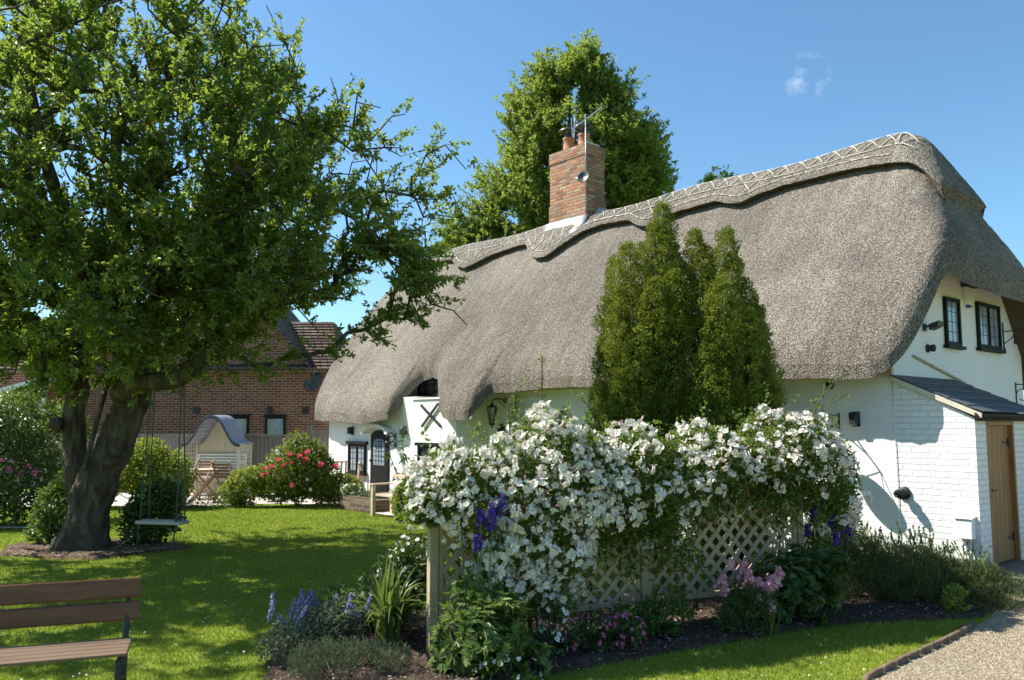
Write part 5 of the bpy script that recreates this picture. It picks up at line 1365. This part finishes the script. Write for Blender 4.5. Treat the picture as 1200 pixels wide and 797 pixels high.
# catmint
t = mound('catmint', 'blue flowered catmint sprawling over the left end of the bed', 'plant', (-1.55,6.75), [((0,0,.16),(.34,.28,.2)),((.15,.1,.22),(.25,.22,.2)),((-.1,-.25,.12),(.3,.22,.15))], 5200, .032, .016, GLG, .5)
me = [spike(.15, .018, BLU, 40, .011, .4, .05) for _ in range(4)]
for k in range(22):
    a = rng.uniform(0, 2*PI); q = rng.random()**.5*.44; o = link('flower_spike', me[k % 4], t, (q*math.cos(a), q*math.sin(a)*.8, .17 + .12*rng.random())); o.rotation_euler = (rng.normal(0,.4), rng.normal(0,.4), 0)
mound('leafy_groundcover', 'bright green leafy clump behind the catmint at the lawn edge', 'plant', (-1.45,7.45), [((0,0,.18),(.36,.36,.22)),((.3,.1,.25),(.28,.3,.25)),((-.22,-.1,.12),(.22,.2,.14))], 5600, .045, .022, GL, .4)
mound('feathery_plant', 'thin feathery grey green plant at the bottom edge near the catmint', 'plant', (-1.25,6.1), [((0,0,.12),(.35,.25,.16)),((.3,.1,.1),(.25,.2,.13))], 6000, .045, .005, GLG, 1.2, None, 6, 10, False)
# day lily: arching straps
def strap_plant(name, label, base, n, L, wd, mat, cat='plant'):
    t = empty(name, (base[0], base[1], 0), 0, label, cat)
    V, F = [], []
    for k in range(n):
        a = rng.uniform(0, 2*PI); l = L*rng.uniform(.6,1.15); lean = rng.uniform(.15,1.0); o = len(V); m_ = 8
        d = np.array([math.cos(a), math.sin(a), 0]); s_ = np.array([-math.sin(a), math.cos(a), 0]); bx = rng.normal(0,.04,2)
        for i in range(m_+1):
            q = i/m_; out = lean*l*(q**1.6)*.75; hh = l*(q - .55*lean*q*q*q - .12*lean*q*q)
            c = np.array([bx[0], bx[1], 0]) + d*out + np.array([0,0,hh]); w_ = wd*(.7+.5*math.sin(PI*q))*(1-q**4)
            V += [c - s_*w_*.5 + [0,0,w_*.25], c, c + s_*w_*.5 + [0,0,w_*.25]]
        for i in range(m_):
            j = o + i*3; F += [[j, j+1, j+4, j+3], [j+1, j+2, j+5, j+4]]
    link('foliage', mesh_arr('foliage', np.array(V), [(F,0)], mat, True), t); return t
STR = mat_leaf('strap_leaf', [(0,(.055,.10,.025)),(.6,(.10,.16,.04)),(1,(.26,.28,.09))], .4, .3, (.3,.42,.06), 2, .3, .5)
strap_plant('day_lily', 'day lily with long arching strap leaves in the bed left of the trellis', (-1.0,6.85), 120, .80, .028, STR)
strap_plant('grass_tuft', 'thin bent straw coloured leaves beside the pink spikes', (2.25,7.35), 16, .4, .009, GLY)

# ---- shrubs round the big tree and along the far border
mound('dark_shrub', 'dark leafy shrub against the right side of the big trunk', 'shrub', (-5.30,12.55), [((0,0,.45),(.38,.35,.45)),((.1,.1,.75),(.25,.25,.25)),((-.25,0,.3),(.25,.25,.3))], 3800, .09, .045, GLD, .2)
mound('leafy_sapling', 'bright leaved young shrub at the left foot of the big trunk', 'shrub', (-6.75,12.6), [((0,0,.5),(.30,.3,.42)),((-.15,0,.25),(.3,.25,.25)),((.1,0,.8),(.2,.2,.25))], 1900, .09, .04, GL, .3)
t = mound('flowering_shrub', 'tall shrub with a few lilac pink flowers at the left picture edge', 'shrub', (-9.1,14.9), [((0,0,1.0),(1.1,.8,1.0)),((-.5,0,1.7),(.8,.7,.7)),((.5,0,.6),(.7,.6,.6)),((-1.4,0,1.2),(.9,.7,1.2)),((.2,-.1,1.6),(.5,.5,.6))], 14000, .085, .045, GLD, .2)
me = flower_mesh(.055, MAG, 6, .5, 2)
put_flowers(t, me, [(.62,-.62,1.0),(.75,-.5,.92),(.45,-.7,.95),(.85,-.45,1.05),(.5,-.68,1.15),(.2,-.8,.85),(.95,-.4,.95),(.3,-.75,1.05)])
mound('laurel_shrub', 'pale leaved shrub above the flowering one at the left edge', 'shrub', (-8.6,15.9), [((0,0,1.5),(.6,.5,.75)),((-.7,0,1.8),(.6,.5,.7))], 3600, .09, .045, GL, .3)
mound('rose_bush', 'sunlit green bush in front of the grey fence, left of the table', 'bush', (-7.55,18.0), [((0,0,.7),(.75,.6,.6)),((-.6,0,.85),(.65,.55,.55)),((-.2,-.1,1.15),(.5,.45,.35)),((.35,-.1,.6),(.5,.45,.5)),((-1.3,0,.6),(.6,.5,.6))], 9000, .085, .05, GLY, .3)
mound('box_bush', 'yellow green leafy bush right of the folding chairs', 'bush', (-5.75,18.25), [((0,0,.42),(.42,.35,.42)),((.25,0,.6),(.28,.28,.28)),((-.28,0,.28),(.3,.3,.28))], 3000, .075, .04, GLY, .3)
t = mound('red_rose_bush', 'rounded bush with crimson blooms in front of the grey fence, near the cottage corner', 'bush', (-4.65,18.4), [((0,0,.75),(.8,.6,.65)),((.1,0,1.1),(.5,.45,.42)),((-.4,-.05,.5),(.5,.45,.45)),((.45,0,.55),(.5,.45,.5)),((-.05,0,1.4),(.25,.25,.22))], 10500, .075, .042, mat_leaf('red_bush_leaf', [(0,(.06,.11,.018)),(.5,(.11,.17,.028)),(.85,(.19,.24,.04)),(1,(.34,.24,.08))], .45, .35, (.4,.45,.05), 3, .3, .35), .3)
me = flower_mesh(.062, RED, 7, .6, 3, RED)
put_flowers(t, me, [(-.62,-.45,.82),(-.5,-.5,.72),(-.45,-.5,.86),(-.66,-.42,.7),(-.15,-.55,.9),(.0,-.55,.93),(.15,-.5,1.08),(-.08,-.48,1.1),(.3,-.45,1.15),(.05,-.6,.5),(.86,-.3,.86),(.25,-.5,1.02),(-.3,-.5,1.0),(.6,-.5,.9)])
me = flower_mesh(.05, WHI, 6, .4, 1); put_flowers(t, me, [(-.35,-.45,1.18),(.35,-.62,.6),(.42,-.62,.4)])
mound('fern_clump', 'bright yellow green feathery ferns by the cottage corner', 'fern', (-3.75,18.6), [((0,0,.3),(.5,.4,.36)),((-.4,.1,.35),(.35,.3,.35))], 8000, .085, .013, GLY, 1.1, None, 7, 10, False)
low_flowers('patio_pot_flowers', 'cream flowers spilling over the low stone planter', (-3.35,17.75), [((0,0,.40),(.22,.18,.14))], 700, .04, .022, GL, WHI, 24, .03, 0)
mound('border_plants', 'low scrappy foliage along the patio edge', 'plants', (-6.3,18.1), [((0,0,.12),(.9,.15,.14)),((-1.2,.1,.1),(.5,.15,.12))], 1600, .05, .02, GL, .7)
mound('yellow_flowers', 'small yellow green plant by the bench end near the door', 'plant', (-2.0,15.7), [((0,0,.2),(.2,.2,.22))], 700, .05, .02, GLY, .5)
mound('lavender_pot', 'grey blue leaved plant by the cottage wall behind the rose', 'plant', (-1.65,16.0), [((0,0,.35),(.2,.2,.4)),((.1,0,.6),(.18,.18,.25))], 1600, .045, .014, GLG, .6)
# distant tree top showing over the ridge
far_tree('distant_tree', 'small dark treetop just showing over the thatch ridge', (15.5, 62, 0), [((0,0,19.6),(1.6,1.5,1.2),60),((0,0,17),(2.6,2,3),90)], [(0,0,0),(0,0,8),(.1,0,14),(0,0,19)], [.5,.4,.25,.1], 10, .3, .14, GLD, tw=.8, nt_=3, out=(0,0,15))

# ================================================================ furniture
# swing under the low bough
sw = empty('plank_swing', (-4.66, 11.33, .46), math.radians(-12), 'grey plank swing hanging on four green ropes from the low bough', 'swing')
b = MB(); b.box(-.33, .33, -.115, .115, 0, .045); b.build('seat', M['plank'], sw, bevel=.006)
for sx in (-1, 1):
    for sy in (-1, 1):
        b = MB(); b.tube([(sx*.27, sy*.09, -.01), (sx*.265, sy*.08, .5), (sx*.24, sy*.05, 1.2), (sx*.22, sy*.03, 1.93)], .009, 6); b.build('rope', M['rope'], sw)
b = MB()
for k in range(2): b.tube([(.27+.035*math.cos(a), .0+.11*math.sin(a), .03+.05*k+.02*math.sin(3*a)) for a in np.linspace(0, 6.28, 14)], .012, 5)
b.tube([(.27,-.1,.0),(.26,-.12,-.14),(.24,-.11,-.27),(.225,-.10,-.30)], .010, 5); b.tube([(-.27,-.1,.02),(-.275,-.13,-.06),(-.26,-.11,-.2)], .008, 5)
b.build('rope_knot', M['rope'], sw)

# bench in the left foreground, facing the camera
bd = math.atan2(.29, .79)
bn = empty('garden_bench', (-2.42, 5.50, 0), bd, 'brown slatted garden bench with black iron ends, cut off by the left edge', 'bench')
b = MB(); b.box(-1.5, .03, -.005, .028, .675, .80); b.build('backrest_slat', M['bench_wood'], bn, bevel=.012, rot=(math.radians(-6), 0, 0))
b = MB(); b.box(-1.5, .03, -.005, .028, .535, .655); b.build('backrest_slat', M['bench_wood'], bn, bevel=.012, rot=(math.radians(-6), 0, 0))
for k in range(5):
    b = MB(); b.box(-1.5, .0, -.44+k*.083, -.44+k*.083+.074, .425+.004*(k == 0), .450); b.build('seat_slat', M['seat_wood'], bn, bevel=.008)
for x in (-.045, -1.42):
    b = MB()
    b.tube([(x, .115, .79), (x, .085, .60), (x, .02, .43), (x, -.02, .2), (x, .06, 0)], [.017,.018,.02,.018,.02], 8)
    b.tube([(x, -.04, .405), (x, -.25, .395), (x, -.44, .405)], .017, 8)
    b.tube([(x, -.43, .41), (x, -.46, .33), (x, -.41, .18), (x, -.47, .0)], [.018,.018,.016,.02], 8)
    b.tube([(x, -.42, .2), (x, -.22, .26), (x, -.01, .2)], .011, 6)
    b.build('leg', M['black'], bn)
b = MB(); b.tube([(-1.42, -.3, .17), (-.045, -.3, .17)], .007, 6); b.build('tie_rod', M['black'], bn)

# arbour seat against the fence
av = empty('arbour_seat', (-7.40, 21.25, 0), math.radians(-8), 'cream garden arbour seat with a curved grey slatted roof', 'arbour')
W_ = .72
def ogee(side, n=14):
    out = []
    for i in range(n+1):
        t = i/n; x = W_*(1-t) + .05*(1-t); z = 1.28 + .70*(t + .13*math.sin(2*PI*t)*-1.15); out.append((side*x, z))
    return out
for side in (-1, 1):
    b = MB(); pr = ogee(side)
    for i in range(len(pr)-1):
        (x0, z0), (x1, z1) = pr[i], pr[i+1]
        dx, dz = x1-x0, z1-z0; l = math.hypot(dx, dz); nx, nz = -dz/l*.014, dx/l*.014
        if side == -1: pass
        b.prism([(x0, z0), (x0+dx*.94, z0+dz*.94), (x0+dx*.94+nx*side*-1, z0+dz*.94+abs(nz)), (x0+nx*side*-1, z0+abs(nz))], 'y', -.42, .34)
    b.build('roof', M['roof_slat'] if 'roof_slat' in M else M.setdefault('roof_slat', mat_noise('grey_blue_slats', (.22,.25,.33), (.36,.39,.47), 6, .5, .2)), av)
    b = MB()
    for i in range(len(pr)-1): b.prism([pr[i], pr[i+1], (pr[i+1][0], pr[i+1][1]-.075), (pr[i][0], pr[i][1]-.075)], 'y', -.445, -.421)
    b.build('bargeboard', M.setdefault('dark_trim', mat_noise('dark_trim', (.05,.045,.06), (.09,.085,.10), 6, .5, .1)), av)
    b = MB()
    for y in (-.38, .28): b.box(side*W_-.03, side*W_+.03, y-.03, y+.03, 0, 1.30)
    for k in range(12): b.box(side*W_-.008, side*W_+.008, -.35, .25, .12+k*.1, .14+k*.1)
    for k in range(6): b.box(side*W_-.012, side*W_-.0085, -.33+k*.11, -.31+k*.11, .1, 1.28)
    b.build('side_panel', M['cream'], av)
b = MB(); pl_ = [(-W_, 0)] + [(p[0], p[1]-.08) for p in ogee(-1) if abs(p[0]) <= W_] + [(-p[0], p[1]-.08) for p in ogee(-1)[::-1] if 0 < abs(p[0]) <= W_][0:] + [(W_, 0)]
b.prism(pl_, 'y', .29, .31); b.build('back_panel', M['cream'], av)
b = MB(); b.box(-.66, .66, -.3, .26, .42, .45); b.build('seat', M['cream'], av)
b = MB()
for k in range(7): b.box(-.66, .66, .225, .245, .52+k*.075, .565+k*.075)
b.box(-.66,-.6,.2,.224,.45,1.0); b.box(.6,.66,.2,.224,.45,1.0); b.build('backrest', M['white'], av)

# folding table and chairs
tx, ty = -7.02, 19.35
tb2 = empty('folding_table', (tx, ty, 0), math.radians(10), 'round wooden folding table on the patio, sunlit top', 'table')
b = MB(); 
for k in range(9):
    x0 = -.40 + k*.09; xm = x0 + .04; hw = math.sqrt(max(.40**2 - xm*xm, .01)); b.box(x0, x0+.082, -hw, hw, .725, .75)
b.build('tabletop', M['teak_pale'], tb2, bevel=.004)
for s in (-1, 1):
    for y in (-.25, .25):
        b = MB(); b.bar((-.30*s, y, .0), (.27*s, y*.96+.03*s, .70), .045, .025, up=(0,1,0)); b.build('leg', M['teak_pale'] if y < 0 else M['teak'], tb2)
b = MB(); b.box(-.3,.3,-.03,.03,.69,.722); b.box(-.015,.015,-.25,.25,.34,.37); b.build('stretcher', M['teak'], tb2)
def fold_chair(x, y, rz, label, wood='teak', fold=False):
    t = empty('folding_chair', (x, y, 0), rz, label, 'chair', 'wooden folding chairs on the patio')
    b = MB()
    for k in range(5): b.box(-.21, .21, -.2+k*.082, -.2+k*.082+.07, .43, .45)
    b.build('seat', M[wood], t)
    b = MB()
    for k in range(5): b.box(-.19, .19, .235+k*.018, .25+k*.018, .56+k*.07, .615+k*.07)
    b.build('backrest', M[wood], t)
    for s in (-1, 1):
        b = MB(); b.bar((s*.215, -.26, 0), (s*.215, .33, .93), .022, .04, up=(0,1,0)); b.build('leg', M[wood], t)
        b = MB(); b.bar((s*.185, .30, 0), (s*.185, -.18, .43), .022, .04, up=(0,1,0)); b.build('leg', M[wood], t)
    return t
fold_chair(-7.42, 19.95, math.radians(-15), 'dark wooden folding chair behind the round table, left of it')
fold_chair(-6.45, 19.2, math.radians(168), 'slatted wooden folding chair at the right of the table, its back to the lawn', 'teak')
fold_chair(-5.75, 19.45, math.radians(-75), 'pale sunlit folding chair partly behind the yellow green bush', 'teak_pale')
st = empty('folding_stool', (-7.72, 18.95, 0), .4, 'small red brown cross legged stool left of the table', 'stool')
b = MB(); b.box(-.2,.2,-.17,.17,.42,.445); b.build('seat', M['teak'], st)
for s in (-1, 1):
    for y in (-.15, .15):
        b = MB(); b.bar((-.22*s, y+.015*s, 0), (.2*s, y+.015*s, .42), .03, .025, up=(0,1,0)); b.build('leg', M['teak'], st)
tp = empty('terracotta_pot', (-6.98, 17.75, 0), 0, 'terracotta pot at the edge of the patio under the swing', 'plant pot')
b = MB(); b.lathe([(0,0),(.12,0),(.155,.2),(.175,.2),(.175,.25),(.15,.25),(.14,.2),(0,.19)], (0,0,0), 20); b.build('pot', M['terracotta'], tp)
n = 160; V, F = leaf_arrays(in_ell(n, (0,0,.3), (.16,.16,.12)), rdir(n,.5), rdir(n,1), rng.uniform(.05,.08,n), rng.uniform(.02,.03,n)); link('foliage', mesh_arr('foliage', V, [(F,0)], GL), tp)
# curved wooden bench beside the red roses
cb = empty('curved_bench', (-3.98, 19.75, 0), math.radians(-35), 'curved wooden bench back behind the red rose bush, by the cottage corner', 'bench')
b = MB()
for k in range(12):
    a = -1.0 + k*2.0/11; b.bar((.62*math.sin(a), .3-.62*(math.cos(a)-1)*-1, .45), (.62*math.sin(a), .32-.62*(math.cos(a)-1)*-1, .80+.08*math.cos(a)), .05, .015)
b.build('backrest', M['teak_pale'], cb)
b = MB(); b.tube([(.63*math.sin(a), .32-.62*(1-math.cos(a)), .81+.08*math.cos(a)) for a in np.linspace(-1.05, 1.05, 14)], .025, 6); b.build('top_rail', M['teak_pale'], cb)
b = MB(); b.prism([(-.55,-.25),(.55,-.25),(.5,.2),(0,.3),(-.5,.2)], 'z', .42, .45); b.build('seat', M['teak'], cb)
for (x, y) in ((-.48,-.2),(.48,-.2),(-.4,.15),(.4,.15)):
    b = MB(); b.box(x-.025,x+.025,y-.025,y+.025,0,.42); b.build('leg', M['teak'], cb)
# small table-like bench end by the door
wt = empty('wooden_bench', (-2.45, 16.45, 0), math.radians(-49), 'weathered wooden bench end on the slabs outside the arched door', 'bench')
b = MB(); b.box(-.12, 1.2, -.22, .25, .40, .44); b.build('seat', M['teak_pale'], wt, bevel=.004)
b = MB(); b.box(-.16, -.04, -.27, .27, .60, .63); b.build('armrest', M['teak_pale'], wt)
for (x, y) in ((-.1,-.22),(-.1,.22),(1.15,-.22),(1.15,.22)):
    b = MB(); b.box(x-.035,x+.035,y-.035,y+.035,0,.60 if x < 0 else .40); b.build('leg', M['teak_pale'], wt)
b = MB(); b.box(-.03,1.2,.20,.24,.5,.56); b.box(-.03,1.2,.20,.24,.72,.8)
for k in range(9): b.box(.05+k*.13,.1+k*.13,.205,.235,.56,.72)
b.build('backrest', M['teak_pale'], wt)
# low stone planter
pl = empty('stone_planter', (-3.15, 17.55, 0), math.radians(-49), 'low brown stone planter wall left of the arched door path', 'planter')
M['rubble'] = mat_brick('rubble_wall', [(0,(.08,.055,.04)),(.5,(.15,.10,.07)),(1,(.22,.16,.11))], (.20,.17,.13), bw=.26, rh=.09, ms=.012, bump=1.0)
b = MB(); b.box(-.45, .75, -.2, -.08, 0, .30); b.box(-.45,-.33,-.079,.3,0,.30); b.box(.63,.75,-.079,.3,0,.26); b.build('wall', M['rubble'], pl, bevel=.01)
b = MB(); b.box(-.33,.63,-.08,.28,0,.25); b.build('soil', M['soil'], pl)
n = 260; V, F = leaf_arrays(in_ell(n, (.15,.1,.30), (.4,.16,.09)), rdir(n,.5), rdir(n,1), rng.uniform(.04,.07,n), rng.uniform(.02,.03,n)); link('foliage', mesh_arr('foliage', V, [(F,0)], GLG), pl)
# potted climber with dark drooping leaves near the door
pc = empty('potted_climber', (-2.15, 16.75, 0), 0, 'tall thin potted plant with dark drooping leaves right of the arched door', 'potted plant')
b = MB(); b.lathe([(0,0),(.13,0),(.17,.3),(.18,.3),(.18,.34),(.15,.34),(0,.3)], (0,0,0), 18); b.build('pot', M['terracotta'], pc)
b = MB(); b.tube([(0,0,.3),(.03,0,.9),(-.04,.02,1.4),(.02,0,1.75)], .009, 5); b.tube([(0,0,.3),(-.15,0,.8),(-.3,.02,1.25)], .007, 5); b.tube([(0,0,.3),(.14,0,.75),(.2,.02,1.15)], .007, 5); b.build('stems', M['twig'], pc)
LP, LD = [], []
for (a0, a1, k) in (((0,0,.5),(.02,0,1.75),30),((-.1,0,.6),(-.3,.02,1.25),14),((.08,0,.55),(.2,.02,1.15),12)):
    tt = rng.random((k,1)); LP.append(np.array(a0) + (np.array(a1)-np.array(a0))*tt); LD.append(unit(rng.normal(0,.8,(k,3)) + [0,0,-.2]))
LP = np.concatenate(LP); LD = np.concatenate(LD); n = len(LP)
V, F = leaf_arrays(LP, LD, rdir(n,1), rng.uniform(.12,.2,n), rng.uniform(.03,.05,n), .2, .4); link('foliage', mesh_arr('foliage', V, [(F,0)], GLD), pc)
# climber with yellowish leaves on the cottage wall under the eave
cl = empty('wall_climber', tuple(HW(-7.32, -.05, 0)), math.radians(-49), 'thin yellowing climber reaching the eave beside the hanging lantern', 'climber')
b = MB(); b.tube([(0,0,0),(.03,0,.9),(-.02,-.03,1.8),(.02,-.05,2.5)], .008, 5); b.build('stems', M['twig'], cl)
n = 90; tt = rng.random(n); P = np.stack([rng.normal(0,.09,n), rng.normal(-.06,.04,n), 1.5+tt*1.1], 1)
V, F = leaf_arrays(P, rdir(n), rdir(n,1), rng.uniform(.04,.07,n), rng.uniform(.02,.035,n)); link('foliage', mesh_arr('foliage', V, [(F,0)], GLY), cl)
